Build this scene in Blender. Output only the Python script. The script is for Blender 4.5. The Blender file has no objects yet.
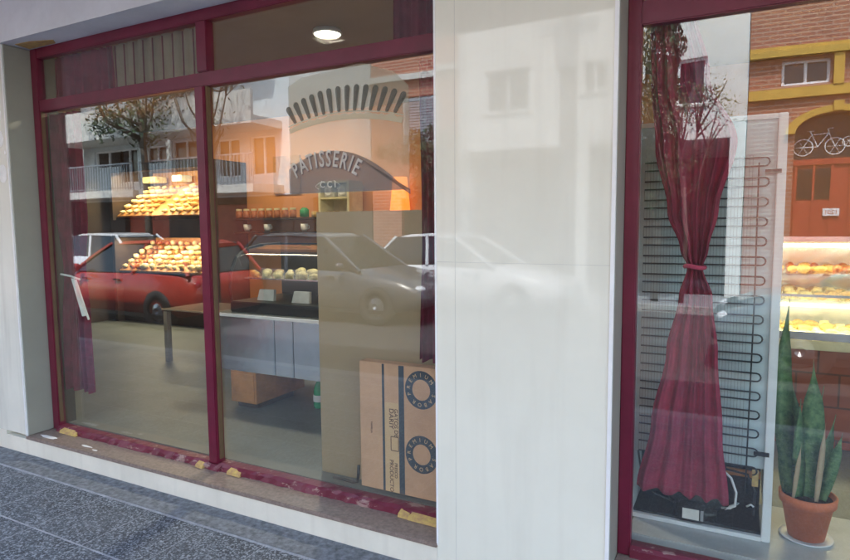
import bpy, bmesh, math, random
from mathutils import Vector, Matrix
random.seed(7)
S = bpy.context.scene
C = S.collection
R = math.radians

# ------------------------------------------------------------------ camera
yaw, pitch, roll, focal = -.480097, -.088973, -.0080613, 605.0
cy, sy, cp, sp = math.cos(yaw), math.sin(yaw), math.cos(pitch), math.sin(pitch)
fwd = Vector((sy*cp, cy*cp, sp)); rgt = Vector((cy, -sy, 0)); upv = rgt.cross(fwd)
r2 = math.cos(roll)*rgt + math.sin(roll)*upv; u2 = -math.sin(roll)*rgt + math.cos(roll)*upv
cam = bpy.data.objects.new('camera', bpy.data.cameras.new('camera')); C.objects.link(cam)
m = Matrix((r2, u2, -fwd)).transposed().to_4x4(); m.translation = Vector((0, -2.25, 1.5))
cam.matrix_world = m
cam.data.sensor_width = 36; cam.data.lens = focal/850*36; cam.data.clip_start = .05; cam.data.clip_end = 600
S.camera = cam
# ------------------------------------------------------------------ light
SUN_EL, SUN_ROT = R(60), R(14)
w = bpy.data.worlds.new('World'); S.world = w; w.use_nodes = True
nt = w.node_tree; bg = nt.nodes['Background']
sky = nt.nodes.new('ShaderNodeTexSky'); sky.sky_type = 'NISHITA'; sky.sun_disc = False
sky.sun_elevation = SUN_EL; sky.sun_rotation = SUN_ROT; sky.air_density = 1.2; sky.dust_density = 1.5; sky.ozone_density = .2
nt.links.new(sky.outputs[0], bg.inputs[0]); bg.inputs[1].default_value = .15
sun = bpy.data.objects.new('sun', bpy.data.lights.new('sun', 'SUN')); C.objects.link(sun)
sun.data.energy = 2.0; sun.data.angle = R(.6); sun.data.color = (1, .97, .92)
sd = Vector((math.sin(SUN_ROT)*math.cos(SUN_EL), math.cos(SUN_ROT)*math.cos(SUN_EL), math.sin(SUN_EL)))
sun.rotation_euler = sd.to_track_quat('Z', 'Y').to_euler(); sun.location = (0, 5, 20)
S.view_settings.view_transform = 'Standard'; S.view_settings.look = 'None'
S.view_settings.gamma = 1; S.view_settings.use_curve_mapping = False
S.view_settings.exposure = 2.9
S.render.engine = 'CYCLES'

# ------------------------------------------------------------------ materials
def mat(name, col, rough=.6, metal=0, var=.12, scale=6, bump=0, bscale=40, spec=.5, coat=0, col2=None, emit=0, ecol=None):
    m = bpy.data.materials.new(name); m.use_nodes = True
    n = m.node_tree.nodes; l = m.node_tree.links; b = n['Principled BSDF']
    b.inputs['Roughness'].default_value = rough; b.inputs['Metallic'].default_value = metal
    b.inputs['Specular IOR Level'].default_value = spec; b.inputs['Coat Weight'].default_value = coat
    b.inputs['Coat Roughness'].default_value = .04
    tc = n.new('ShaderNodeTexCoord')
    no = n.new('ShaderNodeTexNoise'); no.inputs['Scale'].default_value = scale; no.inputs['Detail'].default_value = 6
    no.inputs['Roughness'].default_value = .65
    l.new(tc.outputs['Object'], no.inputs['Vector'])
    mx = n.new('ShaderNodeMix'); mx.data_type = 'RGBA'
    c2 = col2 if col2 else tuple(max(0, c*(1-2*var)) for c in col)
    c1 = col if col2 else tuple(min(1, c*(1+var)) for c in col)
    rp = n.new('ShaderNodeMapRange'); rp.inputs['From Min'].default_value = .3; rp.inputs['From Max'].default_value = .7
    l.new(no.outputs[0], rp.inputs[0]); l.new(rp.outputs[0], mx.inputs[0])
    mx.inputs[6].default_value = (*c1, 1); mx.inputs[7].default_value = (*c2, 1)
    l.new(mx.outputs[2], b.inputs['Base Color'])
    if bump:
        n2 = n.new('ShaderNodeTexNoise'); n2.inputs['Scale'].default_value = bscale; n2.inputs['Detail'].default_value = 5
        l.new(tc.outputs['Object'], n2.inputs['Vector'])
        bp = n.new('ShaderNodeBump'); bp.inputs['Strength'].default_value = bump; bp.inputs['Distance'].default_value = .01
        l.new(n2.outputs[0], bp.inputs['Height']); l.new(bp.outputs[0], b.inputs['Normal'])
    if emit:
        b.inputs['Emission Color'].default_value = (*(ecol or col), 1); b.inputs['Emission Strength'].default_value = emit
    return m

def film(name, col, alpha, rough=.5):
    m = mat(name, col, rough, var=.05)
    m.node_tree.nodes['Principled BSDF'].inputs['Alpha'].default_value = alpha
    return m

def glassmat(name, f0, tint=(.97, 1, .985)):
    m = bpy.data.materials.new(name); m.use_nodes = True
    n = m.node_tree.nodes; l = m.node_tree.links; n.remove(n['Principled BSDF'])
    out = n['Material Output']
    tr = n.new('ShaderNodeBsdfTransparent'); tr.inputs[0].default_value = (*tint, 1)
    gl = n.new('ShaderNodeBsdfGlossy'); gl.inputs['Roughness'].default_value = 0.0
    gl.inputs[0].default_value = (1, 1, 1, 1)
    lw = n.new('ShaderNodeLayerWeight'); lw.inputs[0].default_value = .5
    pw = n.new('ShaderNodeMath'); pw.operation = 'POWER'; pw.inputs[1].default_value = 5
    ma = n.new('ShaderNodeMath'); ma.operation = 'MULTIPLY_ADD'; ma.inputs[1].default_value = 1-f0; ma.inputs[2].default_value = f0
    mx = n.new('ShaderNodeMixShader')
    l.new(lw.outputs['Facing'], pw.inputs[0]); l.new(pw.outputs[0], ma.inputs[0]); l.new(ma.outputs[0], mx.inputs[0])
    # slight dust film on the pane
    df = n.new('ShaderNodeBsdfDiffuse'); df.inputs[0].default_value = (.6, .6, .58, 1)
    tc = n.new('ShaderNodeTexCoord'); no = n.new('ShaderNodeTexNoise'); no.inputs['Scale'].default_value = 2.2
    no.inputs['Detail'].default_value = 8
    l.new(tc.outputs['Object'], no.inputs['Vector'])
    mr = n.new('ShaderNodeMapRange'); mr.inputs['From Min'].default_value = .35; mr.inputs['From Max'].default_value = .75
    mr.inputs['To Min'].default_value = .004; mr.inputs['To Max'].default_value = .02
    l.new(no.outputs[0], mr.inputs[0])
    m2 = n.new('ShaderNodeMixShader'); l.new(mr.outputs[0], m2.inputs[0])
    l.new(tr.outputs[0], m2.inputs[1]); l.new(df.outputs[0], m2.inputs[2])
    # gentle waviness of old plate glass
    bn = n.new('ShaderNodeTexNoise'); bn.inputs['Scale'].default_value = 1.3; bn.inputs['Detail'].default_value = 1
    l.new(tc.outputs['Object'], bn.inputs['Vector'])
    bp = n.new('ShaderNodeBump'); bp.inputs['Strength'].default_value = .12; bp.inputs['Distance'].default_value = .01
    l.new(bn.outputs[0], bp.inputs['Height']); l.new(bp.outputs[0], gl.inputs['Normal'])
    l.new(m2.outputs[0], mx.inputs[1]); l.new(gl.outputs[0], mx.inputs[2]); l.new(mx.outputs[0], out.inputs[0])
    return m

def brickmat(name, c1, c2, mortar, bw=.25, bh=.08, axis='XZ', ms=.012, rough=.8):
    m = mat(name, c1, rough); n = m.node_tree.nodes; l = m.node_tree.links; b = n['Principled BSDF']
    tc = n.new('ShaderNodeTexCoord'); sx = n.new('ShaderNodeSeparateXYZ'); cb = n.new('ShaderNodeCombineXYZ')
    l.new(tc.outputs['Object'], sx.inputs[0])
    l.new(sx.outputs[axis[0]], cb.inputs[0]); l.new(sx.outputs[axis[1]], cb.inputs[1])
    br = n.new('ShaderNodeTexBrick'); br.inputs['Scale'].default_value = 1
    br.inputs['Brick Width'].default_value = bw; br.inputs['Row Height'].default_value = bh
    br.inputs['Mortar Size'].default_value = ms
    br.inputs['Color1'].default_value = (*c1, 1); br.inputs['Color2'].default_value = (*c2, 1); br.inputs['Mortar'].default_value = (*mortar, 1)
    l.new(cb.outputs[0], br.inputs['Vector'])
    l.new(br.outputs['Color'], b.inputs['Base Color'])
    return m

def pavemat():
    m = bpy.data.materials.new('terrazzo paving'); m.use_nodes = True
    n = m.node_tree.nodes; l = m.node_tree.links; b = n['Principled BSDF']; b.inputs['Roughness'].default_value = .62
    tc = n.new('ShaderNodeTexCoord')
    vo = n.new('ShaderNodeTexVoronoi'); vo.inputs['Scale'].default_value = 135
    l.new(tc.outputs['Object'], vo.inputs['Vector'])
    hs = n.new('ShaderNodeSeparateColor'); l.new(vo.outputs['Color'], hs.inputs[0])
    vr = n.new('ShaderNodeValToRGB'); l.new(hs.outputs[0], vr.inputs[0])
    e = vr.color_ramp.elements; e[0].position = 0; e[0].color = (.02, .026, .036, 1); e[1].position = 1; e[1].color = (.34, .38, .44, 1)
    x = vr.color_ramp.elements.new(.45); x.color = (.055, .068, .09, 1)
    x = vr.color_ramp.elements.new(.72); x.color = (.16, .185, .22, 1)
    no = n.new('ShaderNodeTexNoise'); no.inputs['Scale'].default_value = 3; no.inputs['Detail'].default_value = 5
    l.new(tc.outputs['Object'], no.inputs['Vector'])
    mx = n.new('ShaderNodeMix'); mx.data_type = 'RGBA'; mx.inputs[7].default_value = (.15, .17, .195, 1)
    mr = n.new('ShaderNodeMapRange'); mr.inputs['From Min'].default_value = .35; mr.inputs['From Max'].default_value = .75; mr.inputs['To Max'].default_value = .35
    l.new(no.outputs[0], mr.inputs[0]); l.new(mr.outputs[0], mx.inputs[0]); l.new(vr.outputs[0], mx.inputs[6])
    l.new(mx.outputs[2], b.inputs['Base Color'])
    bp = n.new('ShaderNodeBump'); bp.inputs['Strength'].default_value = .35; bp.inputs['Distance'].default_value = .004
    l.new(hs.outputs[0], bp.inputs['Height']); l.new(bp.outputs[0], b.inputs['Normal'])
    return m

def wornmat(name, base, worn, thr=.56, scale=14, rough=.42, yellow=False):
    m = mat(name, base, rough, var=.12, bump=.09, bscale=25)
    n = m.node_tree.nodes; l = m.node_tree.links; b = n['Principled BSDF']
    src = b.inputs['Base Color'].links[0].from_socket
    tc = n.new('ShaderNodeTexCoord'); mp = n.new('ShaderNodeMapping'); mp.inputs['Scale'].default_value = (.45, 1, 1)
    l.new(tc.outputs['Object'], mp.inputs[0])
    no = n.new('ShaderNodeTexNoise'); no.inputs['Scale'].default_value = scale; no.inputs['Detail'].default_value = 9; no.inputs['Roughness'].default_value = .7
    l.new(mp.outputs[0], no.inputs['Vector'])
    mr = n.new('ShaderNodeMapRange'); mr.inputs['From Min'].default_value = thr; mr.inputs['From Max'].default_value = thr+.03
    l.new(no.outputs[0], mr.inputs[0])
    mx = n.new('ShaderNodeMix'); mx.data_type = 'RGBA'; mx.inputs[7].default_value = (*worn, 1)
    l.new(mr.outputs[0], mx.inputs[0]); l.new(src, mx.inputs[6]); l.new(mx.outputs[2], b.inputs['Base Color'])
    return m

M = {}
M['tile'] = mat('polished wall tile', (.82, .81, .69), .035, var=.035, scale=1.2, spec=.42)
M['leftile'] = mat('polished wall tile worn', (.78, .77, .67), .15, var=.03, scale=3)
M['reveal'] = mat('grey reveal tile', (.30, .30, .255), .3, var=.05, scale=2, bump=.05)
def stain(key, col, thr, amt):
    m = M[key]; n = m.node_tree.nodes; l = m.node_tree.links; b = n['Principled BSDF']
    src = b.inputs['Base Color'].links[0].from_socket
    tc = n.new('ShaderNodeTexCoord'); mp = n.new('ShaderNodeMapping'); mp.inputs['Scale'].default_value = (9, 9, .7)
    l.new(tc.outputs['Object'], mp.inputs[0]); no = n.new('ShaderNodeTexNoise'); no.inputs['Scale'].default_value = 1.4; no.inputs['Detail'].default_value = 8
    l.new(mp.outputs[0], no.inputs['Vector']); mr = n.new('ShaderNodeMapRange'); mr.inputs['From Min'].default_value = thr; mr.inputs['From Max'].default_value = thr+.22; mr.inputs['To Max'].default_value = amt
    l.new(no.outputs[0], mr.inputs[0]); mx = n.new('ShaderNodeMix'); mx.data_type = 'RGBA'; mx.inputs[7].default_value = (*col, 1)
    l.new(mr.outputs[0], mx.inputs[0]); l.new(src, mx.inputs[6]); l.new(mx.outputs[2], b.inputs['Base Color'])
    ad = n.new('ShaderNodeMath'); ad.operation = 'MULTIPLY_ADD'; ad.inputs[1].default_value = .25; ad.inputs[2].default_value = b.inputs['Roughness'].default_value
    l.new(mr.outputs[0], ad.inputs[0]); l.new(ad.outputs[0], b.inputs['Roughness'])
stain('tile', (.58, .55, .45), .52, .16); stain('leftile', (.5, .49, .42), .48, .45)
M['joint'] = mat('tile joint', (.62, .62, .55), .8)
M['trim'] = mat('white corner trim', (.86, .86, .85), .3, var=.04)
M['beam'] = mat('painted concrete', (.72, .76, .80), .75, var=.06, scale=3, bump=.15)
M['soffit'] = mat('painted soffit', (.62, .63, .64), .75, var=.07, scale=5, bump=.1)
M['plinth'] = mat('white plinth', (.80, .77, .65), .45, var=.05, scale=3)
stain('plinth', (.5, .47, .39), .52, .25)
M['granite'] = mat('brown granite sill', (.32, .25, .21), .4, col2=(.17, .13, .11), scale=55, bump=.06)
M['frame'] = wornmat('maroon paint', (.15, .010, .034), (.30, .17, .15), .70, 26, .35)
M['frameworn'] = wornmat('flaking maroon paint', (.15, .018, .04), (.30, .19, .17), .56, 16)
M['bead'] = mat('tan glazing bead', (.14, .085, .045), .5)
M['yel'] = mat('yellow old paint', (.60, .45, .13), .8, col2=(.38, .22, .12), scale=45, bump=.5)
M['whitespot'] = mat('white plaster spot', (.85, .85, .82), .7)
M['glass'] = glassmat('plate glass', .07)
M['pave'] = pavemat()
M['pavejoint'] = mat('pale paving joint', (.36, .38, .42), .8, var=.2, scale=12)
M['pavecem'] = mat('cement strip', (.20, .215, .235), .85, var=.3, scale=30, bump=.3, bscale=90)
M['asphalt'] = mat('asphalt', (.038, .038, .041), .85, var=.2, scale=3, bump=.4, bscale=80)
M['kerb'] = mat('kerb stone', (.28, .28, .27), .8)
M['floor'] = mat('shop floor', (.13, .14, .13), .45, var=.12, scale=2)
M['ledge'] = mat('pale marble ledge', (.48, .50, .50), .3, var=.08, scale=5)
M['orange'] = mat('orange plaster', (.62, .27, .10), .7, var=.05, scale=1.5)
M['ceil'] = mat('brown ceiling', (.30, .20, .13), .8, var=.06, scale=1)
M['darkwall'] = mat('dark interior panel', (.05, .035, .03), .5)
M['curtain'] = mat('maroon velvet', (.52, .055, .12), .85, var=.15, scale=14, bump=.25, bscale=35)
M['darkcurtain'] = mat('dark plum cloth', (.26, .02, .058), .9, var=.2, scale=10, bump=.2)
M['netcurtain'] = mat('grey beige cafe curtain', (.34, .31, .25), .9, var=.1)
M['white'] = mat('white enamel', (.75, .77, .78), .3, var=.03)
M['paper'] = mat('paper', (.75, .75, .72), .7)
M['fridgeback'] = mat('grey galvanised back', (.52, .64, .67), .5, metal=0, var=.12, scale=3)
M['black'] = mat('black plastic', (.012, .013, .014), .4)
M['coil'] = mat('dark coil tube', (.03, .035, .04), .4)
M['steel'] = mat('stainless steel', (.74, .78, .84), .22, metal=.82, var=.1, scale=2, bump=.5, bscale=4)
M['wood'] = mat('orange wood', (.50, .22, .06), .5, var=.2, scale=5)
M['darkwood'] = mat('dark wood', (.05, .027, .016), .65, var=.25, scale=4)
M['board'] = mat('brown hardboard', (.36, .26, .15), .3, var=.06, scale=1.5)
M['card'] = mat('cardboard', (.62, .36, .21), .8, var=.06, scale=8, bump=.05)
M['cardlight'] = mat('cardboard paler print', (.70, .46, .25), .8, var=.05)
M['ink'] = mat('slate blue ink', (.05, .065, .085), .7)
M['inkbrown'] = mat('brown ink', (.12, .05, .03), .7)
M['bread'] = mat('golden pastry', (.62, .38, .12), .6, var=.35, scale=25, bump=.3)
M['breadpale'] = mat('pale pastry', (.74, .60, .30), .6, var=.25, scale=30, bump=.3)
M['breadred'] = mat('brown glazed pastry', (.42, .14, .05), .35, var=.3, scale=25, bump=.3)
M['cream'] = mat('cream paint', (.72, .66, .42), .5)
M['caseglass'] = glassmat('display glass', .05)
M['terracotta'] = mat('terracotta', (.62, .17, .07), .6, var=.1, scale=12, bump=.1)
M['soil'] = mat('soil', (.03, .02, .014), .95, bump=.6)
M['leafplant'] = mat('snake plant leaf', (.17, .28, .12), .4, col2=(.025, .09, .04), scale=42)
M['dryleaf'] = mat('dry leaf stalk', (.42, .32, .2), .7)
M['greenpl'] = mat('green bottle plastic', (.01, .30, .10), .25)
M['redtile'] = brickmat('red brown tile', (.30, .085, .05), (.25, .07, .042), (.12, .05, .035), .22, .2, 'XZ', .006, .35)
M['lampon'] = mat('lit lamp diffuser', (1, .93, .8), .5, emit=1.6, ecol=(1, .9, .72))
M['tube'] = mat('lit warm tube', (1, .85, .5), .5, emit=1.2, ecol=(1, .80, .42))
M['shade'] = mat('orange lamp shade', (.75, .25, .04), .7, emit=.2, ecol=(1, .25, .03))
# opposite side
M['whitewall'] = mat('white render', (.74, .74, .71), .85, var=.05, scale=1, bump=.1)
M['greywall'] = mat('pale grey render', (.50, .52, .50), .85, var=.06, scale=1)
M['apartwall'] = mat('blue white render', (.62, .68, .70), .85, var=.05, scale=1)
M['brick'] = brickmat('red brick', (.36, .13, .08), (.30, .10, .065), (.42, .27, .2))
M['yellowtrim'] = mat('ochre trim', (.60, .36, .05), .6, var=.1, scale=4)
M['reddoor'] = mat('red painted door', (.42, .06, .03), .4, var=.1)
M['darkglass'] = mat('dark window', (.02, .025, .03), .08)
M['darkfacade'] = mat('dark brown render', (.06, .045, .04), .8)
M['carport'] = mat('carport wall', (.13, .13, .12), .8)
M['shutter'] = mat('grey shutter', (.30, .32, .34), .6)
M['slab'] = mat('balcony concrete', (.58, .57, .52), .8)
M['rail'] = mat('grey railing', (.25, .28, .30), .5)
M['pole'] = mat('concrete pole', (.26, .25, .24), .8)
M['bark'] = mat('bark', (.10, .08, .06), .9, bump=.5)
M['leafdark'] = mat('dark foliage', (.035, .07, .022), .6, var=.5, scale=3)
M['leafmid'] = mat('olive foliage', (.07, .10, .035), .6, var=.5, scale=3)
M['carred'] = mat('red car paint', (.40, .035, .018), .3, coat=.4, var=.03)
M['carwhite'] = mat('white car paint', (.62, .63, .64), .3, coat=.5, var=.02)
M['carsilver'] = mat('silver car paint', (.24, .27, .29), .3, metal=.3, coat=.8, var=.02)
M['cardark'] = mat('dark grey car paint', (.10, .11, .12), .3, coat=.7)
M['carsilverdim'] = mat('grey car paint', (.075, .08, .088), .3, coat=.5)  # silver car's colour darkened so its reflection stays faint
M['carglass'] = mat('car window', (.015, .02, .022), .04)
M['tyre'] = mat('tyre rubber', (.02, .02, .02), .8)
M['rim'] = mat('alloy rim', (.45, .46, .47), .3, metal=.9)
M['lens'] = mat('headlight lens', (.7, .72, .74), .1)
M['redlens'] = mat('tail light lens', (.4, .01, .01), .15)
M['film'] = film('pale window film', (.66, .68, .50), .17)
M['filmray'] = film('grey film ray', (.12, .14, .12), .48)
M['filmline'] = film('cream film line', (.72, .70, .52), .38)
M['filmband'] = film('slate film band', (.17, .21, .23), .45)
M['filmtext'] = film('cream lettering', (.78, .76, .68), .6)
M['pinktext'] = film('dark lettering shade', (.12, .10, .12), .6)

# ------------------------------------------------------------------ mesh helpers
class MB:
    def __init__(s): s.b = bmesh.new()
    def box(s, x0, x1, y0, y1, z0, z1, rz=0, bev=0):
        r = bmesh.ops.create_cube(s.b, size=1)
        c = Vector(((x0+x1)/2, (y0+y1)/2, (z0+z1)/2)); d = (abs(x1-x0), abs(y1-y0), abs(z1-z0))
        for v in r['verts']:
            v.co = Vector((v.co.x*d[0], v.co.y*d[1], v.co.z*d[2]))
        if bev:
            es = list({e for v in r['verts'] for e in v.link_edges})
            q = bmesh.ops.bevel(s.b, geom=es, offset=bev, segments=2, affect='EDGES')
            vs = list({v for f in q['faces'] for v in f.verts} | {v for v in r['verts'] if v.is_valid})
        else: vs = r['verts']
        if rz:
            bmesh.ops.rotate(s.b, verts=vs, cent=(0, 0, 0), matrix=Matrix.Rotation(rz, 3, 'Z'))
        for v in vs: v.co += c
        return s
    def tube(s, pts, r, seg=8, cap=True):
        pts = [Vector(p) for p in pts]; rings = []
        rr = r if isinstance(r, (list, tuple)) else [r]*len(pts)
        for i, p in enumerate(pts):
            t = (pts[min(i+1, len(pts)-1)] - pts[max(i-1, 0)])
            t = t.normalized() if t.length > 1e-9 else Vector((0, 0, 1))
            a = Vector((0, 1, 0)) if abs(t.y) < .9 else Vector((1, 0, 0))
            u = t.cross(a).normalized(); v = t.cross(u)
            rings.append([s.b.verts.new(p + rr[i]*(math.cos(2*math.pi*k/seg)*u + math.sin(2*math.pi*k/seg)*v)) for k in range(seg)])
        for a, b in zip(rings, rings[1:]):
            for k in range(seg): s.b.faces.new((a[k], a[(k+1) % seg], b[(k+1) % seg], b[k]))
        if cap:
            s.b.faces.new(rings[0]); s.b.faces.new(list(reversed(rings[-1])))
        return s
    def lathe(s, prof, c=(0, 0, 0), seg=28, axis='z', close=False):
        rings = []
        for r, z in prof:
            ring = []
            for k in range(seg):
                a = 2*math.pi*k/seg; x, y = r*math.cos(a), r*math.sin(a)
                p = (x, y, z) if axis == 'z' else (x, z, y)
                ring.append(s.b.verts.new(Vector(c)+Vector(p)))
            rings.append(ring)
        prs = list(zip(rings, rings[1:]))
        if close: prs.append((rings[-1], rings[0]))
        for a, b in prs:
            for k in range(seg): s.b.faces.new((a[k], a[(k+1) % seg], b[(k+1) % seg], b[k]))
        if not close:
            s.b.faces.new(rings[0]); s.b.faces.new(rings[-1])
        return s
    def prism(s, poly, y0, y1):      # polygon in xz extruded along y
        a = [s.b.verts.new((x, y0, z)) for x, z in poly]; b = [s.b.verts.new((x, y1, z)) for x, z in poly]
        n = len(poly)
        for i in range(n): s.b.faces.new((a[i], a[(i+1) % n], b[(i+1) % n], b[i]))
        s.b.faces.new(a); s.b.faces.new(list(reversed(b)))
        return s
    def prismz(s, poly, z0, z1):
        a = [s.b.verts.new((x, y, z0)) for x, y in poly]; b = [s.b.verts.new((x, y, z1)) for x, y in poly]
        n = len(poly)
        for i in range(n): s.b.faces.new((a[i], a[(i+1) % n], b[(i+1) % n], b[i]))
        s.b.faces.new(a); s.b.faces.new(list(reversed(b)))
        return s
    def blob(s, c, r, jit=.12, sub=2):
        q = bmesh.ops.create_icosphere(s.b, subdivisions=sub, radius=1)
        for v in q['verts']:
            k = 1 + random.uniform(-jit, jit)
            v.co = Vector((v.co.x*r[0]*k, v.co.y*r[1]*k, v.co.z*r[2]*k)) + Vector(c)
        return s
    def hexa(s, p):                   # 8 points: bottom 4, top 4
        v = [s.b.verts.new(q) for q in p]
        for f in ((0, 3, 2, 1), (4, 5, 6, 7), (0, 1, 5, 4), (1, 2, 6, 5), (2, 3, 7, 6), (3, 0, 4, 7)): s.b.faces.new([v[i] for i in f])
        return s
    def build(s, name, m, parent=None, smooth=False):
        bmesh.ops.recalc_face_normals(s.b, faces=s.b.faces)
        me = bpy.data.meshes.new(name); s.b.to_mesh(me); s.b.free()
        if smooth:
            for p in me.polygons: p.use_smooth = True
        me.materials.append(m if not isinstance(m, str) else M[m])
        o = bpy.data.objects.new(name, me); C.objects.link(o)
        if parent:
            o.parent = parent
            o.matrix_parent_inverse = parent.matrix_basis.inverted() if not parent.parent else Matrix()
        return o

def tag(o, label=None, cat=None, group=None, kind=None):
    if label: o['label'] = label
    if cat: o['category'] = cat
    if group: o['group'] = group
    if kind: o['kind'] = kind
    return o
def empty(name, loc, label, cat, group=None):
    o = bpy.data.objects.new(name, None); C.objects.link(o); o.location = loc; o.empty_display_size = .1
    return tag(o, label, cat, group)
# parts of an Empty at loc: meshes are written in world coordinates, so the parent inverse keeps them there
def children(o): return [x for x in bpy.data.objects if x.parent == o]
def copy_tree(o, parent=None):
    c = o.copy(); C.objects.link(c)
    if parent: c.parent = parent
    for ch in children(o): copy_tree(ch, c)
    return c

def text_mesh(txt, size, mb=None, place=None, y=0, thick=.001, offset=0.0):
    cu = bpy.data.curves.new('t', 'FONT'); cu.body = txt; cu.size = size; cu.extrude = thick; cu.align_x = 'CENTER'; cu.offset = offset
    cu.resolution_u = 3
    o = bpy.data.objects.new('t', cu); C.objects.link(o)
    bpy.context.view_layer.update()
    me = bpy.data.meshes.new_from_object(o.evaluated_get(bpy.context.evaluated_depsgraph_get()))
    C.objects.unlink(o); bpy.data.objects.remove(o)
    base = len(mb.b.verts); mb.b.from_mesh(me); mb.b.verts.ensure_lookup_table()
    for v in mb.b.verts[base:]: v.co = place(v.co)
    bpy.data.meshes.remove(me)

# ================================================================== ground and street
MB().box(-150, 150, -150, 100, -.40, -.24).build('ground', 'asphalt')['kind'] = 'structure'
tag(MB().box(-90, 90, -9.3, -2.5, -.20, -.13).build('road', 'asphalt'), kind='structure')
tag(MB().box(-90, 90, -2.36, 0, -.2, 0).build('pavement', 'pave'), kind='structure')
tag(MB().box(-90, 90, -2.5, -2.36, -.2, .002).build('kerb', 'kerb'), kind='structure')
tag(MB().box(-90, 90, -9.3, -9.16, -.2, .002).build('kerb', 'kerb'), kind='structure')
tag(MB().box(-90, 90, -11.3, -9.304, -.2, 0).build('pavement', 'pavecem'), kind='structure')
# paving joints, slim strips lying in the pavement
mb = MB()
for yy in [-.178-.392*k for k in range(6)]: mb.box(-40, 20, yy-.0035, yy+.0035, -.01, .0025)
mb.box(-40, 20, -.172, -.001, -.01, .004)
tag(mb.build('pavement', 'pavejoint'), kind='structure')
mb = MB().box(-40, 20, -.170, -.002, -.005, .006)
tag(mb.build('pavement', 'pavecem'), kind='structure')
mb = MB()
x = -3.905-.392*90
while x < 20:
    for k in range(6):
        o_ = 0
        mb.box(x+o_-.0012, x+o_+.0012, -.178-.392*(k+1)+.006, -.178-.392*k-.006, -.01, .0018)
    x += .392
tag(mb.build('pavement', 'pavejoint'), kind='structure')

# ================================================================== the shop building
B = empty('shop_building', (0, 0, 0), 'cream tiled shop front with two maroon framed windows and a wide tiled pier', 'building')
mb = MB(); mb.box(-9, -4.162, 0, .30, .12, 2.66); mb.box(-9, -4.08, .012, .30, .12, 2.66)
mb.b.free(); mb = MB()
mb.box(-12, -4.168, 0, .20, .135, 2.66)
wall = mb.build('wall', 'leftile', B)
MB().box(-4.168, -4.15, .006, .20, .135, 2.66).build('reveal', 'reveal', B)
MB().box(-4.6, -4.152, .203, .33, .135, 2.66).build('inner_jamb', 'darkwood', B)
MB().box(-4.171, -4.161, -.004, .006, .13, 2.66).build('corner_trim', 'trim', B)
for k_, (zz, xx, rr) in enumerate(((2.23, -4.235, .030), (2.08, -4.24, .042), (1.86, -4.235, .050), (1.99, -4.195, .010))):
    n = 11; mb = MB(); mb.prism([(xx+rr*.9*random.uniform(.85, 1.05)*math.cos(2*math.pi*k/n), zz+rr*1.3*random.uniform(.85, 1.05)*math.sin(2*math.pi*k/n)) for k in range(n)], -.002, .004)
    mb.build('plaster_spot', 'whitespot', B)
# pier between the windows
pil = MB().box(-1.121, -.404, 0, .30, -.2, 2.66, bev=0).build('pillar', 'tile', B)
mb = MB()
mb.box(-1.0325, -1.0310, -.0006, .001, 0, 2.66); mb.box(-1.119, -.415, -.0007, .001, 1.3510, 1.3525); 
mb.build('tile_joint', 'joint', pil)
MB().box(-.414, -.400, -.004, .008, 0, 2.66).build('corner_trim', 'trim', pil)
MB().box(-1.124, -1.116, -.003, .006, .12, 2.66).build('corner_trim', 'trim', pil)
MB().box(-.404, -.398, .008, .30, .1, 2.66).build('reveal', 'reveal', pil)
# beam, and unseen upper storeys sized for the shade they cast, hollow
MB().box(-12, 6, -.012, .30, 2.664, 3.35).build('lintel', 'beam', B)
mb = MB()
for a, b in ((-12, -8.2), (-7, -4.6), (-3.4, -1), (.2, 6)): mb.box(a, b, 0, .3, 3.352, 6)
for a, b in ((-8.2, -7), (-4.6, -3.4), (-1, .2)):
    mb.box(a, b, 0, .3, 3.352, 4.2); mb.box(a, b, 0, .3, 5.4, 6)
mb.build('unseen_upper_wall', 'beam', B)
for a in (-8.2, -4.6, -1):
    f = MB().box(a, a+1.2, .12, .17, 4.2, 5.4).build('window', 'darkglass', B)
    MB().box(a, a+1.2, -.05, .11, 4.14, 4.197).build('sill', 'slab', f)
MB().box(-12, 6, .3, 9, 5.8, 5.998).build('roof', 'beam', B)
MB().box(-12.2, -12, 0, 9, -.2, 6).build('side_wall', 'beam', B)
MB().box(6, 6.2, 0, 9, -.2, 6).build('side_wall', 'beam', B)
MB().box(-12, 6, 8.8, 9, -.2, 5.79).build('rear_wall', 'beam', B)
MB().box(-12, 6, -2.3, -.014, 3.02, 3.14).build('overhang', 'soffit', B)
# peeling patch at the beam corner
mb = MB(); mb.prismz([(-4.10, .05), (-3.96, .06), (-3.80, .11), (-3.85, .155), (-4.12, .15)], 2.6605, 2.664)
mb.build('paint_patch', 'yel', B)
# plinth and granite sill, window one
MB().box(-4.40, -1.1215, -.001, .06, -.1, .108).build('plinth', 'plinth', B)
MB().box(-12, -4.401, -.001, .06, -.1, .134).build('plinth', 'plinth', B)
MB().box(-4.166, -1.1215, -.010, .31, .110, .132, bev=.003).build('window_sill', 'granite', B)
MB().box(-.397, 5.9, -.001, .06, -.1, .158).build('plinth', 'plinth', B)
MB().box(-.397, 5.9, -.010, .31, .16, .182, bev=.003).build('window_sill', 'granite', B)
for (xx, yy, a, b) in ((-4.0, .045, .10, .02), (-3.62, .05, .06, .012), (-3.5, .03, .03, .01)):
    mb = MB(); mb.prismz([(xx+a*random.uniform(.6, 1.1)*math.cos(k*.57), yy+b*random.uniform(.6, 1.1)*math.sin(k*.57)) for k in range(11)], .130, .1335)
    mb.build('cement_smear', 'whitespot', B)

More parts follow.
